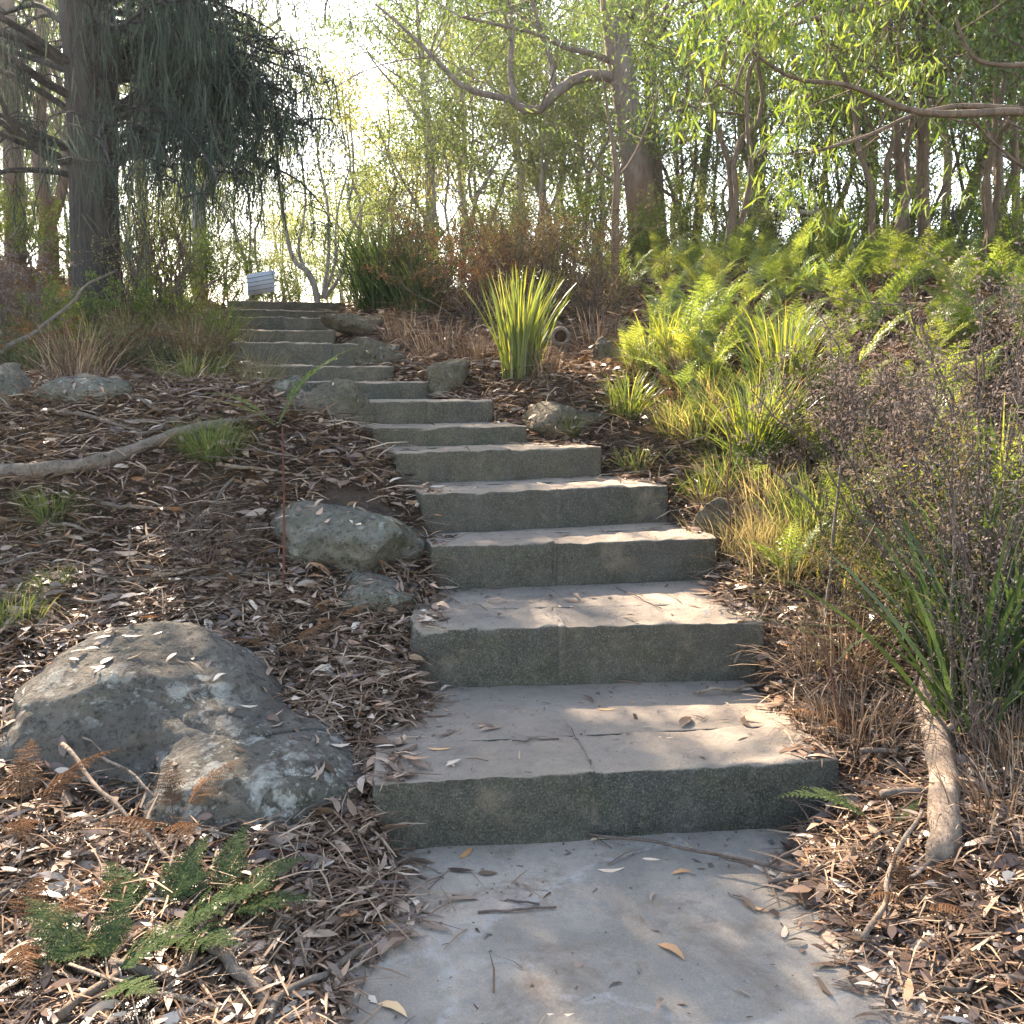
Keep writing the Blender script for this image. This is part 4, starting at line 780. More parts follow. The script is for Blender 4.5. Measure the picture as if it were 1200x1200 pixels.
shrub_thing('large purple-grey dry bush with tiny fluffy leaves on the right bank', rp(1075, 4.6), 'shrub_purple', 1, .92, .62, 34, 6500, .024, .4, name='dry_bush', cat='bush')
shrub_thing('smaller purple-grey dry bush in front of the fern slope on the right', rp(985, 5.6), 'shrub_purple', 2, .8, .6, 30, 4500, .026, .4, name='dry_bush', cat='bush')
shrub_thing('brown-purple dry bush at the right edge behind the strappy leaves', rp(1160, 4.9), 'shrub_purple', 3, 1.2, .75, 20, 6500, .026, .4, name='dry_bush', cat='bush')
shrub_thing('low purplish dry sprig on the litter above the large boulder', on(245, 668, 0), 'shrub_purple', 4, .34, .3, 14, 1800, .014, .35, name='dry_bush', cat='bush')
shrub_thing('pale grey-flowered wispy weed drooping at the right above the pale log', rp(1175, 3.2), 'shrub_purple', 5, .6, .4, 14, 1800, .018, .3, name='dry_bush', cat='bush')
shrub_thing('twiggy bare bush in front of the casuarina, left of the top steps', rp(205, 9.4), 'shrub', 6, 1.3, .8, 24, 1400, .03, .4, name='twiggy_bush', cat='bush')
shrub_thing('grey-brown dry bush at the left edge below the casuarina', rp(15, 8.4), 'shrub_purple', 7, .8, .9, 20, 6000, .03, .35, name='dry_bush', cat='bush')
shrub_thing('tall tangled grey-brown dead shrub at the near right edge, above the short log', rp(1190, 3.6), 'shrub_purple', 40, 1.0, .6, 40, 4500, .02, .4, name='dead_shrub', cat='bush')
shrub_thing('tangled brown dead shrub behind the leaning strappy plant', rp(1120, 4.0), 'thicket', 41, .85, .6, 36, 5500, .022, .35, name='dead_shrub', cat='bush')
clump('strappy_plant', 'long dark strap leaves crossing in front of the dead shrub at the right edge', 'grass plant', rp(1160, 3.4), 'strap_dark', 43, 60, 1.0, .12, .02, .5, .9)
shrub_thing('low dark green bush on the left slope right of the leaning branch', rp(95, 8.6), 'shrub', 30, .62, .8, 22, 4200, .035, .4, name='low_bush', cat='bush')
shrub_thing('olive scrubby bush left of the arching tussock, below the twiggy bush', rp(185, 8.9), 'shrub', 31, .6, .7, 24, 3200, .03, .4, name='low_bush', cat='bush')
shrub_thing('brown scrub tangle behind the flat slab on the left slope', rp(140, 7.6), 'thicket', 32, .42, .6, 24, 2600, .03, .35, name='dead_thicket', cat='bush')
shrub_thing('brown scrub tangle left of the tan angular rock', rp(245, 7.5), 'thicket', 33, .38, .55, 24, 2200, .03, .35, name='dead_thicket', cat='bush')
shrub_thing('thin twiggy bush right of the casuarina trunk, nearly leafless', rp(165, 9.0), 'thicket', 34, 1.15, .6, 22, 900, .03, .35, name='twiggy_bush', cat='bush')
shrub_thing('dark tangled bush at the right edge behind the upright green blades', rp(1185, 4.2), 'shrub', 35, .8, .6, 26, 4200, .03, .35, name='low_bush', cat='bush')
shrub_thing('brown twiggy scrub under the large purple bush, nearest the second step', rp(1010, 4.1), 'thicket', 36, .42, .5, 30, 2600, .02, .35, name='dead_thicket', cat='bush')
for k, (px, Y, lb) in enumerate(((500, 10.6, 'brown dead bracken thicket right of the dark strappy clump'), (555, 9.8, 'brown dead bracken thicket behind the bright strappy clump, left side'), (640, 9.6, 'brown dead bracken thicket behind the hollow stump'), (690, 9.4, 'brown dead thicket at the foot of the dark sapling'), (600, 10.6, 'brown dead bracken behind the bright strappy clump, rear'))):
    t = shrub_thing(lb, rp(px, Y), 'thicket' if k != 1 else 'fern_dead', 20 + k, .95, .9, 34, 6500, .035, .3, name='dead_thicket', cat='bush', group='dead bracken thickets behind the bright strappy clump', wm='twig')
# dead bracken patches
for k, (px, Y, s, lb) in enumerate(((30, 7.9, .9, 'rust dead bracken at the left edge, under the leaning branch'), (55, 7.5, .8, 'rust dead bracken above the fallen log, at left'), (60, 10.2, 1.1, 'reddish dead bracken left of the casuarina trunk'), (150, 10.0, 1.0, 'reddish dead bracken right of the casuarina trunk'), (235, 8.2, .7, 'rust dead bracken left of the arching tussock'), (250, 10.6, .8, 'red-brown dead bracken by the top steps, left'), (20, 11, 1.2, 'dead bracken at the far left below the thin trunks'), (195, 8.9, .8, 'brown dead bracken on the bank above the flat slab'), (1090, 7.2, .8, 'rust dead bracken among the green ferns at right'), (800, 6.6, .5, 'red dead bracken at the right of the fifth step'), (845, 6.9, .5, 'red dead bracken under the bright ferns'), (1155, 7.4, .8, 'pinkish dead bracken below the right trunks'))):
    put('dead_bracken', DEADF[k % 4], M['fern_dead'], rp(px, Y), s, k * 1.3, lb, 'fern')
for k, (px, Y, sc_, lb) in enumerate(((930, 4.6, .5, 'bracken fern poking out of the dry grass left of the purple bushes'), (1000, 4.9, .62, 'bracken fern rising between the two larger purple bushes'), (1120, 4.9, .7, 'bracken fern rising behind the leaning strappy plant'), (1190, 5.2, .8, 'bracken fern at the right edge behind the tangled dead shrub'), (1085, 6.2, .8, 'bracken fern directly behind the large purple bush'))):
    put('bracken_fern', FERNS[(k + 1) % 6], M['fern'], rp(px, Y), sc_, k * 1.9, lb, 'fern')
# the green bracken slope
r = RS(12); cnt = 0
spots = []
for tries in range(9000):
    x = r.uniform(.3, 6.5); y = r.uniform(6.0, 15.0); d = float(edge_d(np.array(x), np.array(y))[2]); px = 600 + x / y * F_
    if d < 1.0 or px < 700 or px > 1300: continue
    if px < 760 and y < 10: continue
    if px > 1000 and y < 6.8: continue
    if all((x - a) ** 2 + (y - b) ** 2 > .24 ** 2 for a, b in spots): spots.append((x, y))
    if len(spots) > 230: break
for k, (x, y) in enumerate(spots):
    put('bracken_fern', FERNS[k % 6], M['fern'], (x, y, float(G(x, y))), r.uniform(.5, .85), r.uniform(0, 6.28), 'sunlit yellow-green bracken massed on the slope right of the steps', 'fern', 'green bracken on the right slope', (r.normal(0, .1), r.normal(0, .1)))
for k, (px, Y, s, lb) in enumerate(((740, 7.2, .5, 'bright fern on the bank right of the squared tan stone'), (790, 6.6, .62, 'bright fern at the front of the fern slope, nearest the fifth step'), (880, 5.6, .5, 'bright backlit fern beside the golden grass, right of the fourth step'), (830, 7.0, .7, 'large arching fern at the left front of the fern slope'), (1070, 5.6, .75, 'yellow fern sprig poking out above the purple bush'), (520, 11.8, .9, 'yellow-green fern behind the dark strappy clump, left'), (590, 11.6, 1.0, 'yellow-green fern behind the brown thicket'), (480, 12.5, 1.0, 'yellow-green fern beyond the dark strappy clump'), (640, 12.2, .9, 'yellow-green fern between thicket and gum'), (700, 11.2, .9, 'yellow-green fern at the left foot of the gum'), (200, 10.5, .8, 'green fern right of the casuarina trunk'))):
    put('bracken_fern', FERNS[(k + 2) % 6], M['fern'], rp(px, Y), s, k * 2.1, lb, 'fern')

# ---------------------------------------------------------------- trees
def grow(r, P0, d, L, rad, lvl, out, tips, bend=.22, up=.15, kids=3, sides=7):
    n = 7; P = [np.array(P0)]; dd = np.array(d, float)
    for k in range(n - 1):
        dd = unit(dd + r.normal(0, bend, 3) * .6 + np.array([0, 0, up * .3])); P.append(P[-1] + dd * L / (n - 1))
    P = np.array(P); tube(out, P, np.linspace(rad, rad * .55, n), max(3, sides), False)
    if lvl == 0: tips.append(P); return
    for k in range(kids):
        i = r.randint(2, n) if k else n - 1; nd = unit(unit(P[i] - P[i - 1]) * .75 + unit(r.normal(0, 1, 3)) * .75 + np.array([0, 0, up])); grow(r, P[i], nd, L * r.uniform(.55, .8), rad * .5, lvl - 1, out, tips, bend, up, kids, sides - 1)
def leaves_at(r, tips, n, Ll, Lw, spread, droop=.7, tpl=None):
    tp = np.concatenate([t[-3::2] for t in tips]); wts = r.uniform(.1, 1, len(tp)) ** 2; k = r.choice(len(tp), n, p=wts / wts.sum())
    P = tp[k] + r.normal(0, spread, (n, 3)) * np.array([.75, .75, .42]) + np.array([0, 0, -.1 * spread]); D = r.normal(0, 1, (n, 3)) * .75; D[:, 2] -= droop
    L = Ll * r.uniform(.55, 1.2, n); lv = MB(); tv, tf = tpl or (DIA_V, DIA_F); lv.scatter(tv, tf, frames(D, r.uniform(-3.1, 3.1, n), np.stack([L, L * Lw, L], -1)), P); return lv
def small_tree(seed, h, tr, nleaf, Ll, Lw=.22, first=.35, nb=9, spread=.3, lvl=2, lean=.1, bl=.33, stems=1):
    r = RS(seed); wood = MB(); tips = []
    for s_ in range(stems):
        top = np.array([r.normal(0, lean) * h * (1.6 if stems > 1 else 1), r.normal(0, lean) * h, h * r.uniform(.8, 1)]); P = wander([0, 0, -.1], top, 16, .07 * h, seed * 5 + s_); R = np.linspace(tr, tr * .25, 16); tube(wood, P, R, 9, False)
        for k in range(nb // stems + 1):
            u = first + (1 - first) * (k + .5) / (nb // stems + 1); i = min(14, int(u * 15)); az = r.uniform(0, 6.28); d = np.array([math.cos(az), math.sin(az), r.uniform(.3, 1.1)])
            grow(r, P[i], unit(d), h * bl * (1.15 - u * .6), R[i] * .5, lvl, wood, tips, kids=3, sides=5)
        tips.append(P[12:])
    return wood, leaves_at(r, tips, nleaf, Ll, Lw, spread)
def tree_from(name, label, loc, wood, leaf, wm, lm, cat='tree', group=None):
    t = thing(name, label, cat, loc, group); obj('trunk', wood, M[wm], t); obj('crown', leaf, M[lm], t); return t

# hanging needles of the casuarina
def casuarina(r, limbs, n_twigs, strands, L, w=.006):
    wood = MB(); lv = MB(); Ps, Ds, Ls = [], [], []
    cl_ = r.uniform(0, 1, 40)
    for (P, R) in limbs:
        tube(wood, P, R, 8, False); m = len(P)
        for q in range(n_twigs):
            i = r.randint(max(3, m // 4), m)
            if abs(P[i][0]) < .55 and P[i][1] < .4 and P[i][2] < 5.5: continue
            if P[i][2] < 4 and cl_[int((P[i][0] + 9) * 4) % 40] < .06: continue
            az = r.uniform(0, 6.28); o_ = np.array([math.cos(az), math.sin(az), 0]) * r.uniform(.1, .5); h = r.uniform(.15, .75) if P[i][2] < 4.6 else r.uniform(.3, 1.0)
            T = spline(np.array([P[i], P[i] + o_ * .7 + [0, 0, .04], P[i] + o_ + [0, 0, -.35 * h], P[i] + o_ * 1.15 + [0, 0, -h]]), 9); T = T + np.cumsum(r.normal(0, .010, (9, 3)), 0) - 0; tube(wood, T, np.linspace(.008, .002, 9), 4, False)
            c = int(strands * (.45 if P[i][2] < 4.6 else 1.6) * (.5 + .5 * h)); k = r.randint(2, 9, c); Ps.append(T[k] + r.normal(0, .018, (c, 3))); dd = r.normal(0, .24, (c, 3)); dd[:, 2] -= 1; dd += r.normal(0, .1, 3); Ds.append(dd); Ls.append(L * r.uniform(.35, 1.15, c))
    Ps, Ds, Ls = np.concatenate(Ps), np.concatenate(Ds), np.concatenate(Ls); n = len(Ls)
    tv = np.array([[0, -.5, 0], [0, .5, 0], [.5, .5, .0], [.5, -.5, .0], [1, .2, .05], [1, -.2, .05]])
    lv.scatter(tv, [np.array([[0, 3, 2, 1], [3, 5, 4, 2]])], frames(Ds, r.uniform(-3, 3, n), np.stack([Ls, np.full(n, w) * r.uniform(.7, 1.5, n), Ls], -1)), Ps); return wood, lv
r = RS(31)
base = at(113, 335, 9.6); base[2] = float(G(base[0], 9.6)) - .1; b = base
TP = np.array([[0, 0, 0], at(113, 300, 9.6) - b, at(110, 200, 9.6) - b, at(106, 100, 9.6) - b, at(100, 0, 9.6) - b, [-.15, .1, 7.5], [-.1, .2, 10.5], [0, .2, 13.5]]); TP[0] = [0.02, 0, 0]
T_ = spline(TP, 40); TR = np.interp(T_[:, 2], [0, .6, 1.5, 4, 8, 13.5], [.27, .225, .215, .25, .17, .04]); 
tw = MB(); tube(tw, T_, TR, 20, False); V = np.concatenate(tw.v); an = np.arctan2(V[:, 1], V[:, 0]); V[:, :2] *= (1 + .05 * np.sin(an * 9 + V[:, 2] * 1.3) + .05 * fbm(np.stack([an * 2, V[:, 2] * .8], -1), 3, 3))[:, None]; tw.v = [V]
limbs = []
for k in range(84):                                                   # crown limbs at all heights, spreading; unseen upper ones added dense to shade the steps
    u = r.uniform(.27, .38) if k < 15 else r.uniform(.36, .62) if k < 62 else r.uniform(.6, .97); i = int(u * 39); az = r.uniform(2.3, 4.2) if k in (1, 3, 5, 7, 9, 11) else r.uniform(0, 6.28) if k % 2 else r.uniform(-1.3, .9); L = (2.6 if u < .36 else 4.2 if u < .75 else 3.0) * (1.15 - u * .55) * r.uniform(.75, 1.15)
    e = T_[i] + np.array([math.cos(az), math.sin(az), .25]) * L; f_ = min(1., r.uniform(.65, 1.) * (2.05 if T_[i][2] < 4.4 else 2.8) / max(e[0], .01)) if e[0] > 0 else 1.; e = T_[i] + (e - T_[i]) * f_; P = spline(wander(T_[i], e, 7, .35, 900 + k), 18); P[:, 2] += .25 * np.sin(np.linspace(0, 3.1, 18)) - (.9 if k < 9 else .4) * np.linspace(0, 1, 18) ** 2.5; limbs.append((P, np.linspace(TR[i] * .16, .006, 18)))
wd_, lv_ = casuarina(r, limbs, 26, 56, .30, .006)
t = thing('casuarina_tree', 'large dark casuarina with a thick furrowed trunk and weeping needles, left of the steps', 'tree', b)
obj('trunk', tw, M['bark_dark'], t); obj('branchwork', wd_, M['bark_dark'], t); obj('crown', lv_, M['needle'], t)

def px_tree(label, pts, radii, Y, wm, name='gum_tree', n=26, sides=10, extra=(), leaves=None, lm='gum_far', seed=0, cat='tree', lvl=2, group=None):
    """trunk follows points (pixel x, pixel y, depth offset); extra = side limbs as (pts, r0, r1)"""
    r = RS(seed + 400); P = np.array([at(a[0], a[1], Y + (a[2] if len(a) > 2 else 0)) for a in pts]); g = float(G(P[0, 0], P[0, 1])); P[0, 2] = min(P[0, 2], g) - .05; o = P[0].copy()
    t = thing(name, label, cat, o, group); mb_ = MB(); S = spline(P - o, n); R = np.interp(np.linspace(0, 1, n), np.linspace(0, 1, len(radii)), radii); tube(mb_, S, R, sides)
    obj('trunk', mb_, M[wm], t); tips = []
    for (ep, r0, r1) in extra:
        E = spline(np.array([at(a[0], a[1], Y + (a[2] if len(a) > 2 else 0)) for a in ep]) - o, 16); m2 = MB(); tube(m2, E, np.linspace(r0, r1, 16), 8)
        if leaves:
            for q in range(leaves.get('lb', 5)): i = r.randint(5, 16); grow(r, E[i], unit(r.normal(0, 1, 3) + [0, 0, .5]), leaves.get('bl', .9), r1 * .7, 1, m2, tips, sides=4)
        obj('branch', m2, M[wm], t)
    if leaves:
        w2 = MB(); f0 = leaves.get('first', .5)
        for q in range(leaves.get('nb', 8)):
            i = int((f0 + (1 - f0) * r.uniform()) * (n - 1)); az = r.uniform(0, 6.28); grow(r, S[i], unit(np.array([math.cos(az), math.sin(az), .6])), leaves.get('bl', 1.2), R[i] * .4, lvl, w2, tips, sides=5)
        obj('twigs', w2, M[wm], t); obj('crown', leaves_at(r, tips, leaves['n'], leaves['L'], leaves.get('w', .2), leaves.get('sp', .3), tpl=leaves.get('tpl')), M[lm], t)
    return t
LF = leaf_t(.06, .12, .13)
px_tree('tall mauve-grey gum with a leaning trunk and a long limb bent to the left', [(764, 330), (757, 285), (747, 205), (736, 130), (722, 40), (716, -40), (722, -160), (735, -330), (740, -480)], [.27, .235, .20, .19, .18, .17, .13, .08, .03], 14.5, 'bark_gum', n=44, sides=16, seed=1,
        extra=[([(722, 92), (700, 88, -.1), (675, 92, -.2), (648, 112, -.3), (625, 133, -.4), (600, 117, -.3), (575, 112, -.2), (545, 103, -.1), (525, 85), (503, 62), (470, 30, .3), (440, 5, .4)], .085, .018), ([(603, 118, -.3), (598, 80), (600, 30, .2), (590, -30, .3), (570, -90, .4)], .05, .02), ([(650, 110, -.3), (645, 70), (632, 30, .2), (620, -30, .2), (640, -90, .3)], .04, .018), ([(716, 72), (690, 62, -.3), (660, 55, -.4), (630, 40, -.5), (580, 28, -.6), (540, 20, -.7)], .05, .015), ([(738, 20), (760, -40), (800, -120), (840, -240)], .09, .04)],
        leaves=dict(n=11000, L=.10, w=.2, sp=.26, nb=10, bl=1.6, first=.66, lb=5), lm='gum_leaf')
px_tree('slim dark sapling standing in front of the gum, forked at mid height', [(722, 405), (721, 330), (721, 260), (723, 205), (718, 165), (712, 130), (708, 100), (700, 70)], [.045, .04, .036, .033, .02, .014, .010, .006], 9.4, 'bark_brown', 'sapling', seed=2,
        extra=[([(721, 212), (708, 205), (696, 192), (688, 178)], .014, .006), ([(723, 207), (735, 195), (750, 168), (765, 130), (775, 90)], .015, .006)], leaves=dict(n=500, L=.07, sp=.16, nb=4, bl=.5, first=.8, lb=2))
px_tree('slender grey-barked tree with a see-through crown, left of centre', [(505, 275), (503, 200), (499, 140), (495, 90), (490, 30), (485, -60)], [.085, .075, .06, .045, .03, .02], 17, 'bark_grey', 'slender_tree', seed=3,
        extra=[([(500, 160), (515, 140), (540, 115), (560, 80)], .025, .01), ([(497, 120), (505, 60), (520, 20), (530, -30)], .03, .012), ([(503, 265), (480, 225), (455, 180), (440, 140)], .03, .012), ([(498, 150), (470, 110), (440, 75), (425, 50)], .025, .01), ([(494, 80), (480, 50), (450, 20)], .02, .01)], leaves=dict(n=12000, L=.09, w=.26, sp=.26, nb=12, bl=1.1, first=.45, lb=6), lm='gum_far')
px_tree('twisted thin tree behind the weeping needles, between casuarina and steps', [(233, 290), (233, 250), (241, 222), (256, 200), (259, 170), (252, 140), (258, 105), (250, 85)], [.11, .1, .09, .085, .07, .06, .055, .05], 15.5, 'bark_grey', 'twisted_tree', seed=4,
        extra=[([(258, 178), (240, 172), (228, 182), (224, 205)], .04, .02), ([(252, 88), (265, 72), (280, 52), (310, 35), (330, 20)], .05, .02), ([(252, 90), (235, 60), (230, 20), (240, -40)], .04, .02)], leaves=dict(n=5500, L=.09, w=.28, sp=.24, nb=3, bl=1., first=.8, lb=6))
px_tree('reddish thin trunk rising at the far left edge', [(18, 330), (17, 250), (14, 150), (10, 60), (6, -40), (0, -200)], [.14, .125, .115, .1, .09, .05], 13, 'bark_gum', seed=5, leaves=dict(n=4500, L=.10, w=.26, sp=.28, nb=9, bl=1.5, first=.55), lm='gum_far')
px_tree('forked brown tree at far left, right of the reddish trunk', [(56, 330), (57, 275), (52, 240), (46, 200), (46, 140), (52, 80), (45, 0), (40, -120)], [.15, .13, .1, .09, .085, .075, .06, .03], 14, 'bark_gum', 'forked_tree', seed=6,
        extra=[([(57, 268), (66, 245), (74, 215), (78, 160), (88, 100)], .09, .05)], leaves=dict(n=5000, L=.10, w=.26, sp=.28, nb=9, bl=1.4, first=.5, lb=4), lm='gum_far')
px_tree('thin straight trunk just right of the casuarina trunk, further back', [(170, 320), (168, 250), (164, 190), (160, 120), (150, 0), (150, -150)], [.12, .11, .1, .09, .07, .03], 20, 'bark_gum', seed=7, leaves=dict(n=5000, L=.11, w=.26, sp=.34, nb=9, bl=1.8, first=.45))
px_tree('red-brown trunk behind the gum, partly hidden by it', [(778, 320), (772, 250), (767, 180), (762, 100), (760, 20), (758, -100)], [.13, .12, .11, .1, .09, .05], 17, 'bark_brown', seed=8, leaves=dict(n=5000, L=.10, w=.26, sp=.3, nb=9, bl=1.6, first=.5), lm='gum_far')
px_tree('straight brown trunk with a bent foot, thickest of the right-hand trunks', [(1108, 372), (1092, 335), (1084, 280), (1081, 200), (1082, 120), (1080, 40), (1080, -60), (1085, -200)], [.12, .085, .072, .068, .065, .06, .05, .03], 11.5, 'bark_brown', seed=9, leaves=dict(n=8000, L=.09, w=.24, sp=.26, nb=12, bl=1.5, first=.5), lm='gum_leaf')
px_tree('pair-stemmed reddish tree just left of the thickest right-hand trunk', [(1060, 350), (1058, 290), (1056, 220), (1050, 150), (1046, 80), (1040, 0), (1035, -120)], [.07, .062, .058, .05, .045, .04, .02], 12.5, 'bark_brown', 'twin_stem_tree', seed=10,
        extra=[([(1060, 345), (1064, 280), (1060, 220), (1052, 160)], .04, .025)], leaves=dict(n=6000, L=.09, w=.24, sp=.26, nb=10, bl=1.4, first=.5, lb=3), lm='gum_leaf')
px_tree('upright brown trunk near the right edge, left of the pair', [(1174, 350), (1173, 280), (1170, 200), (1166, 120), (1160, 40), (1158, -100)], [.055, .05, .05, .048, .045, .03], 10.5, 'bark_brown', seed=11, leaves=dict(n=6000, L=.09, w=.24, sp=.26, nb=10, bl=1.3, first=.45), lm='gum_leaf')
px_tree('upright brown trunk nearest the right edge', [(1193, 350), (1191, 280), (1190, 200), (1186, 120), (1184, 40), (1188, -100)], [.05, .045, .042, .04, .04, .03], 11, 'bark_brown', seed=12, leaves=dict(n=6000, L=.09, w=.24, sp=.26, nb=10, bl=1.3, first=.45), lm='gum_leaf')
px_tree('small crooked black bare tree between the right-hand trunks', [(1108, 360), (1111, 330), (1113, 305), (1122, 292), (1128, 280), (1122, 268), (1116, 252), (1118, 240)], [.045, .04, .035, .032, .03, .024, .018, .01], 11.2, 'bark_dark', 'bare_tree', seed=13,
        extra=[([(1128, 281), (1140, 272), (1155, 268)], .015, .005), ([(1113, 305), (1105, 285), (1095, 272), (1088, 268)], .015, .005)])
px_tree('dead grey trunk leaning left with a broken bent top, right of the gum', [(1008, 340), (1004, 312), (996, 290), (984, 270), (968, 256), (952, 250), (936, 248)], [.09, .085, .075, .065, .055, .04, .025], 12.5, 'bark_grey', 'dead_tree', seed=14,
        extra=[([(970, 258), (958, 246), (955, 238)], .025, .012)])
px_tree('thin dark tree with a fork behind the leaning dead trunk', [(1028, 335), (1028, 300), (1027, 262), (1020, 230), (1014, 190), (1012, 140)], [.06, .055, .05, .04, .035, .02], 14, 'bark_dark', seed=15, extra=[([(1027, 262), (1034, 225), (1045, 190)], .03, .012)], leaves=dict(n=2500, L=.12, sp=.3, nb=6, bl=1., first=.5, lb=3), lm='gum_leaf')
# small many-stemmed trees at the crest
px_tree('thin many-stemmed tree at the top of the steps, lit from behind', [(375, 352), (365, 325), (345, 305), (335, 270), (328, 220), (322, 160), (318, 110)], [.05, .045, .035, .03, .025, .02, .012], 14.5, 'bark_grey', 'many_stem_tree', seed=16,
        extra=[([(376, 350), (360, 320), (350, 290), (358, 240), (352, 180)], .03, .012), ([(378, 350), (385, 300), (384, 240), (372, 180), (378, 130)], .03, .012), ([(380, 350), (400, 320), (408, 280), (430, 230)], .03, .012), ([(378, 348), (392, 310), (395, 250), (412, 190)], .025, .01)], leaves=dict(n=6500, L=.07, w=.3, sp=.22, nb=8, bl=.8, first=.6, lb=4), lm='wattle')
# overhanging tree, trunk outside the frame on the right
def branch_tree():
    r = RS(77); o = np.array([3.9, 6.2, float(G(3.9, 6.2)) - .1]); t = thing('overhanging_gum', 'gum reaching in from the right edge with bare horizontal branches and big drooping leaves', 'tree', o)
    mb_ = MB(); Tk = wander([0, 0, 0], [-.1, .2, 6.5], 20, .25, 5); tube(mb_, Tk, np.linspace(.17, .06, 20), 12); obj('trunk', mb_, M['bark_gum'], t); tips = []
    def br(px, r0, r1, lb, Ls, lvl=1):
        E = spline(np.concatenate([[Tk[int(np.argmin(np.abs(Tk[:, 2] + o[2] - px[0][1]))) ]] if False else [at(*px[0]) - o], [at(*q) - o for q in px[1:]]]), 18); m2 = MB(); tube(m2, E, np.linspace(r0, r1, 18), 8)
        for q in range(lb): i = r.randint(6, 18); grow(r, E[i], unit(r.normal(0, 1, 3) + [0, 0, .1]), Ls, r1 * .6, lvl, m2, tips, sides=4)
        obj('branch', m2, M['bark_brown'], t)
    j = [1290, 110, 6.2]
    br([(1320, 140, 6.3), (1200, 131, 6.0), (1110, 134, 5.8), (1060, 127, 5.7), (1020, 110, 5.6), (985, 98, 5.5), (930, 92, 5.4), (880, 60, 5.2)], .027, .007, 4, .35)
    br([(1200, 128, 6.0), (1130, 124, 6.1), (1090, 130, 6.0), (1062, 138, 5.9), (1020, 158, 5.8), (975, 172, 5.7), (940, 180, 5.7), (900, 180, 5.6)], .018, .005, 4, .4)
    br([(1320, 60, 6.3), (1200, 76, 6.0), (1150, 72, 6.0), (1133, 55, 6.0), (1120, 20, 6.0)], .018, .006, 3, .6)
    br([(1320, -60, 6.3), (1150, -60, 6.0), (1020, -40, 5.6), (930, 10, 5.3), (880, 60, 5.1), (860, 110, 5.0)], .025, .006, 7, .28)
    br([(1320, -120, 6.3), (1100, -140, 5.8), (940, -90, 5.2), (890, -30, 4.9), (860, 30, 4.8), (845, 80, 4.8)], .025, .005, 7, .25)
    br([(1320, -80, 6.6), (1150, -30, 6.6), (1050, 0, 6.6), (960, 20, 6.4), (900, 40, 6.3)], .03, .008, 9, .4)
    br([(1100, -140, 5.8), (1000, -110, 5.0), (940, -110, 4.6), (890, -60, 4.5)], .03, .008, 6, .28)
    tp = [q for q in tips]; lv = leaves_at(r, tp, 2800, .088, 1., .07, 1.3, leaf_t(.05, .09, .13)); obj('crown', lv, M['gum_leaf'], t)
branch_tree()

# background trees: shared variants copied in rows behind the crest
VAR = []
for k in range(5): VAR.append(small_tree(600 + k, [11, 9, 12, 8, 10][k], [.12, .09, .13, .08, .1][k], 12000, .11, .34, [.42, .38, .5, .35, .42][k], 13, .34, 2, .06, .26))
for k in range(3): VAR.append(small_tree(650 + k, [5, 4, 4.5][k], .05, 8000, .075, .42, .3, 14, .24, 2, .12, .30, stems=3))
VM = [(w.mesh('trunk'), l.mesh('crown')) for w, l in VAR]
BL = ['pale sunlit gum standing beyond the crest of the slope', 'bushy yellow-green wattle standing beyond the crest of the slope', 'olive gum deeper in the forest on the right', 'backlit small tree in the understorey right of the gum']
def bg(v, x, y, sc, lm, wm, li, cat='tree', name='background_tree', grp=None):
    w, l = VM[v]; t = thing(name, BL[li], cat, (x, y, float(G(x, y)) - .1), grp or ['gums beyond the crest', 'wattles beyond the crest', 'gums deeper in the forest', 'understorey trees'][li])
    rz = random.uniform(0, 6.28)
    for nm, me, m in (('trunk', w, wm), ('crown', l, lm)):
        o = obj(nm, me, None, t)
        if not me.materials: me.materials.append(M[m])
        o.material_slots[0].link = 'OBJECT'; o.material_slots[0].material = M[m]
    t.rotation_euler = (0, 0, rz); t.scale = (sc, sc, sc)
random.seed(4)
# (pixel x, depth, scale, variant, leaf, wood, label)
for (px, Y, s_, v, lm, li) in ((560, 21, .85, 1, 'gum_far', 0), (610, 26, 1.0, 2, 'gum_far', 0), (660, 20, .85, 3, 'wattle', 0), (700, 25, .9, 4, 'gum_far', 0), (540, 30, 1.1, 0, 'gum_far', 0), (620, 36, 1.3, 2, 'gum_far', 0), (690, 40, 1.4, 0, 'gum_far', 0), (240, 27, .9, 4, 'gum_far', 0), (120, 24, .95, 0, 'gum_far', 0), (30, 22, .95, 2, 'gum_far', 0), (180, 34, 1.1, 1, 'gum_far', 0), (60, 36, 1.3, 4, 'gum_far', 0), (-30, 28, 1.1, 1, 'gum_far', 0),
        (810, 19, .9, 0, 'gum_leaf', 2), (850, 23, 1.0, 2, 'gum_leaf', 2), (900, 18, .9, 4, 'gum_leaf', 2), (950, 21, 1.0, 1, 'gum_leaf', 2), (1000, 17, .9, 0, 'gum_leaf', 2), (1040, 20, 1.0, 3, 'gum_far', 2), (1090, 17, .9, 2, 'gum_leaf', 2), (1140, 19, 1.0, 4, 'gum_leaf', 2), (1190, 16, .9, 1, 'gum_leaf', 2), (1240, 18, 1.0, 0, 'gum_leaf', 2), (880, 30, 1.3, 0, 'gum_far', 2), (980, 32, 1.4, 4, 'gum_far', 2), (1080, 30, 1.3, 2, 'gum_far', 2), (1180, 28, 1.3, 1, 'gum_far', 2), (790, 34, 1.3, 4, 'gum_far', 2), (1260, 26, 1.3, 2, 'gum_far', 2)):
    bg(v, (px - 600) / F_ * Y, Y, s_, lm, 'bark_grey' if li == 0 else 'bark_brown', li)
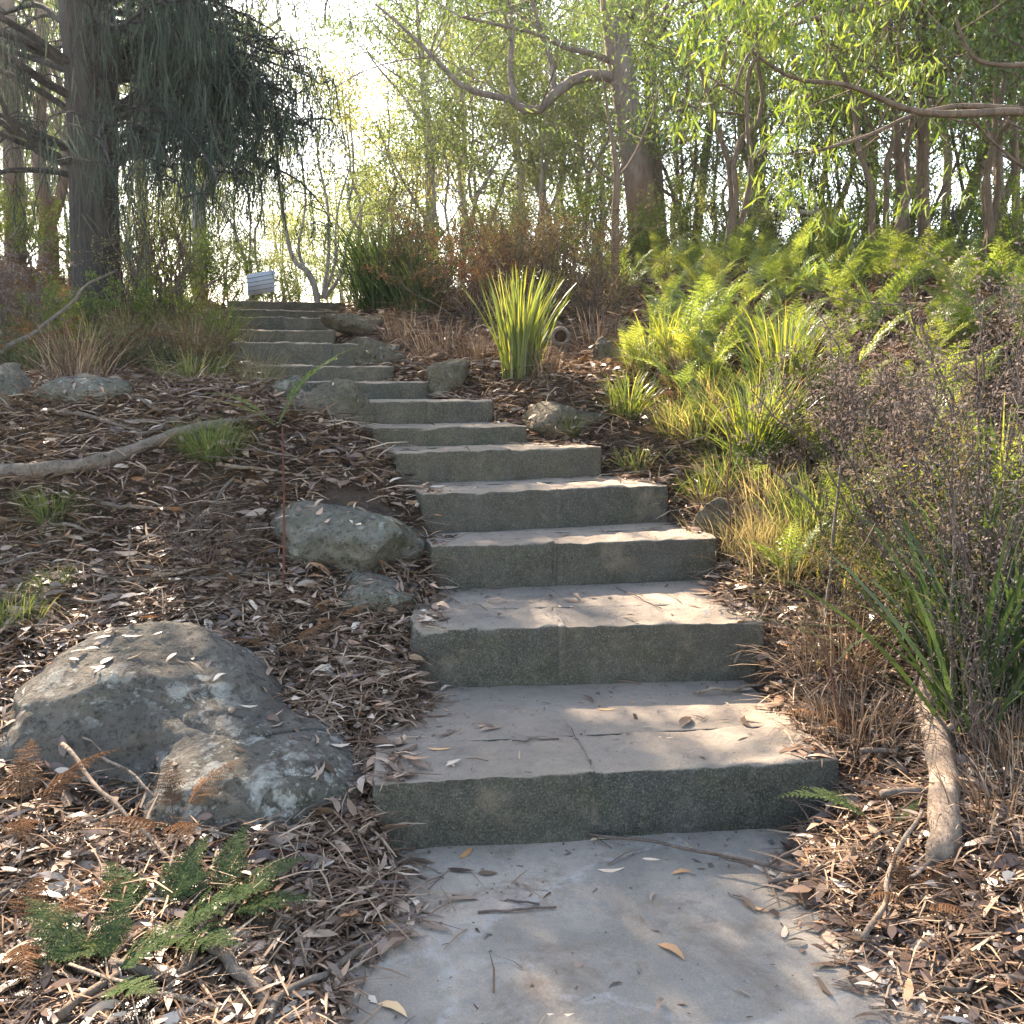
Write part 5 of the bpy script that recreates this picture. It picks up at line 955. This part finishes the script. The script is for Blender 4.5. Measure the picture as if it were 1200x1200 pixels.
for (px, Y, s_, v) in ((300, 18, .7, 5), (350, 27, .8, 6), (405, 24, .8, 7), (330, 36, 1.1, 5), (385, 40, 1.2, 6), (440, 17, .8, 5), (475, 19, .9, 6), (530, 16, .8, 7), (570, 18, .9, 5), (620, 16, .8, 6), (660, 17.5, .9, 7), (700, 18.5, .9, 5), (240, 19, .7, 6), (180, 17, .6, 7), (100, 18, .7, 5), (40, 16, .7, 6), (0, 18, .9, 7), (270, 30, 1.0, 5), (420, 33, 1.1, 6), (210, 26, .9, 5), (510, 26, 1.1, 7), (590, 28, 1.1, 6), (650, 27, 1.1, 5), (730, 24, 1.1, 7)):
    bg(v, (px - 600) / F_ * Y, Y, s_, 'wattle', 'bark_grey', 1)
for (px, Y, s_, v) in ((800, 15, .75, 5), (845, 14, .7, 6), (935, 15, .7, 5), (985, 15.5, .8, 6), (1035, 16, .8, 7), (1130, 14, .75, 6), (1180, 13.5, .75, 7), (1220, 12, .8, 5), (830, 18, 1., 7)):
    bg(v, (px - 600) / F_ * Y, Y, s_, 'gum_leaf' if v != 6 else 'wattle', 'bark_brown', 3)
for k, (px, Y, v, sc_, lb) in enumerate(((845, 10.8, 5, .85, 'leafy young gum filling the gap between the main gum and the dead leaning trunk'), (1025, 10.6, 7, .9, 'leafy young gum behind the far sunlit strappy clump'),
        (1140, 9.4, 5, .85, 'dense leafy sapling between the bare black tree and the right edge'), (1200, 8.2, 6, .85, 'dense leafy sapling at the right edge under the overhanging branches'))):
    w, l = VM[v]; c = rp(px, Y); t = thing('leafy_sapling', lb, 'tree', c)
    for nm, me, m in (('trunk', w, 'bark_brown'), ('crown', l, 'gum_leaf')):
        o = obj(nm, me, None, t); o.material_slots[0].link = 'OBJECT'; o.material_slots[0].material = M[m]
    t.rotation_euler = (0, 0, k * 2.2); t.scale = (sc_ * .9, sc_ * .9, sc_)
# shrub layer along the crest
SV = [shrub(700 + k, 1.1, .9, 20, 5200, .045, .4) for k in range(4)]; SVM = [(w.mesh('stems'), l.mesh('foliage')) for w, l in SV]
CR = [(470, 13.2, .9, 'shrub'), (520, 13.6, 1.0, 'wattle'), (570, 13, .9, 'shrub'), (610, 13.6, 1.0, 'wattle'), (660, 13, .9, 'shrub'), (700, 13.5, 1.0, 'shrub'), (740, 12.6, .8, 'shrub'), (800, 13.2, 1.0, 'shrub'), (850, 12.5, .9, 'wattle'), (890, 13, 1.1, 'shrub'), (940, 13.6, 1.1, 'shrub'), (1140, 12.4, 1.0, 'shrub'), (1190, 9.5, .9, 'shrub'), (1010, 13.2, 1.0, 'wattle'), (1050, 13, .9, 'shrub'),
      (250, 13.2, .8, 'shrub'), (210, 12.4, .9, 'shrub'), (160, 12.4, .8, 'wattle'), (100, 12, .8, 'shrub'), (40, 12.6, .9, 'shrub'), (0, 11.6, .8, 'shrub'), (280, 15, .8, 'wattle'), (320, 16.5, .8, 'wattle'), (420, 15.5, .9, 'wattle'), (360, 18, .8, 'wattle')]
for k, (px, Y, s_, lm) in enumerate(CR):
    side = 'left of the steps' if px < 440 else 'right of the gum' if px > 770 else 'between the dark strappy clump and the gum'
    t = thing('leafy_shrub', ('yellow-green' if lm == 'wattle' else 'dull green') + ' leafy shrub along the crest ' + side, 'shrub', rp(px, Y), 'leafy shrubs along the crest ' + side); w, l = SVM[k % 4]
    for nm, me, m in (('stems', w, 'twig'), ('foliage', l, lm)):
        o = obj(nm, me, None, t)
        if not me.materials: me.materials.append(M[m])
        o.material_slots[0].link = 'OBJECT'; o.material_slots[0].material = M[m]
    t.rotation_euler = (0, 0, k * 1.7); t.scale = (s_,) * 3

# ---------------------------------------------------------------- pale board at the crest
c = at(306, 336, 14.0); g = float(G(c[0], 14.0)); t = thing('notice_board', 'small pale blue-grey board with thin dark lines at the top left of the steps', 'board', (c[0], 14.0, g))
z0, z1 = 1.55 + (440 - 347) / F_ * 14 - g, 1.55 + (440 - 323) / F_ * 14 - g; w_ = .19
V, Q = cube_grid((1, 1, 1)); V2 = (V - [.5, .5, 0]) * [2 * w_, .02, z1 - z0] + [0, 0, z0]; V2[:, 2] += V2[:, 0] * .16
obj('panel', MB().add(V2, Q), M['board'], t)
for k in range(4):
    V3 = (V - [.5, .5, .5]) * [2 * w_ - .01, .004, .006] + [0, -.0125, z0 + (z1 - z0) * (k + 1) / 5]; V3[:, 2] += V3[:, 0] * .16; obj('line', MB().add(V3, Q), M['line'], t)
for s_ in (-1, 1):
    mb = MB(); tube(mb, np.array([[s_ * .14, .03, -.15], [s_ * .14, .03, z1 * .92]]), .014, 8); obj('post', mb, M['log_grey'], t)

# ---------------------------------------------------------------- thin haze volume, added to stand in for lens flare veil
V, Q = cube_grid((1, 1, 1)); V = V * np.array([360, 260, 45.]) + np.array([-180, -20, -14.])
m, nt, out = mat('flare_haze_air'); pv = N(nt, 'VolumePrincipled'); pv.inputs['Color'].default_value = (.9, .94, 1, 1); pv.inputs["Density"].default_value = .0006; pv.inputs['Anisotropy'].default_value = .6; nt.links.new(pv.outputs[0], out.inputs['Volume'])
tag(obj('flare_haze', MB().add(V, Q), m), kind='stuff')
# ---------------------------------------------------------------- camera, light, world
cam = bpy.data.cameras.new('camera'); co_ = bpy.data.objects.new('camera', cam); C.objects.link(co_); bpy.context.scene.camera = co_
cam.sensor_width = 36; cam.lens = 36 * F_ / 1200; cam.clip_end = 2000; cam.clip_start = .05
co_.location = (0, 0, H_); co_.rotation_euler = (math.pi / 2 - PITCH, 0, 0)
SV_ = Vector((-.40, .78, .66)).normalized(); el = math.asin(SV_.z); azs = math.atan2(SV_.x, SV_.y)
sl = bpy.data.lights.new('sun', 'SUN'); sl.energy = 5.0; sl.angle = math.radians(.53); sl.color = (1, .81, .60); so = bpy.data.objects.new('sun', sl); C.objects.link(so)
so.rotation_euler = SV_.to_track_quat('Z', 'Y').to_euler(); so.location = (-8, 14, 14)
w = bpy.data.worlds.new('World'); bpy.context.scene.world = w; w.use_nodes = True; nt = w.node_tree; bgn = nt.nodes['Background']
sky = nt.nodes.new('ShaderNodeTexSky'); sky.sky_type = 'NISHITA'; sky.sun_disc = False; sky.sun_elevation = el; sky.sun_rotation = azs
sky.air_density = 1.; sky.dust_density = .6; sky.ozone_density = 2.; nt.links.new(mixc(nt, sky.outputs[0], (1.2, .98, .79), 1., 'MULTIPLY'), bgn.inputs[0]); bgn.inputs[1].default_value = .115
sc = bpy.context.scene; sc.view_settings.view_transform = 'Standard'; sc.view_settings.look = 'None'; sc.view_settings.exposure = 2.95; sc.view_settings.gamma = 1
sc.cycles.use_denoising = True; sc.cycles.max_bounces = 7; sc.cycles.diffuse_bounces = 4; sc.cycles.glossy_bounces = 2; sc.cycles.transmission_bounces = 5; sc.cycles.transparent_max_bounces = 4
sc.cycles.sample_clamp_indirect = 6; sc.cycles.caustics_reflective = False; sc.cycles.caustics_refractive = False
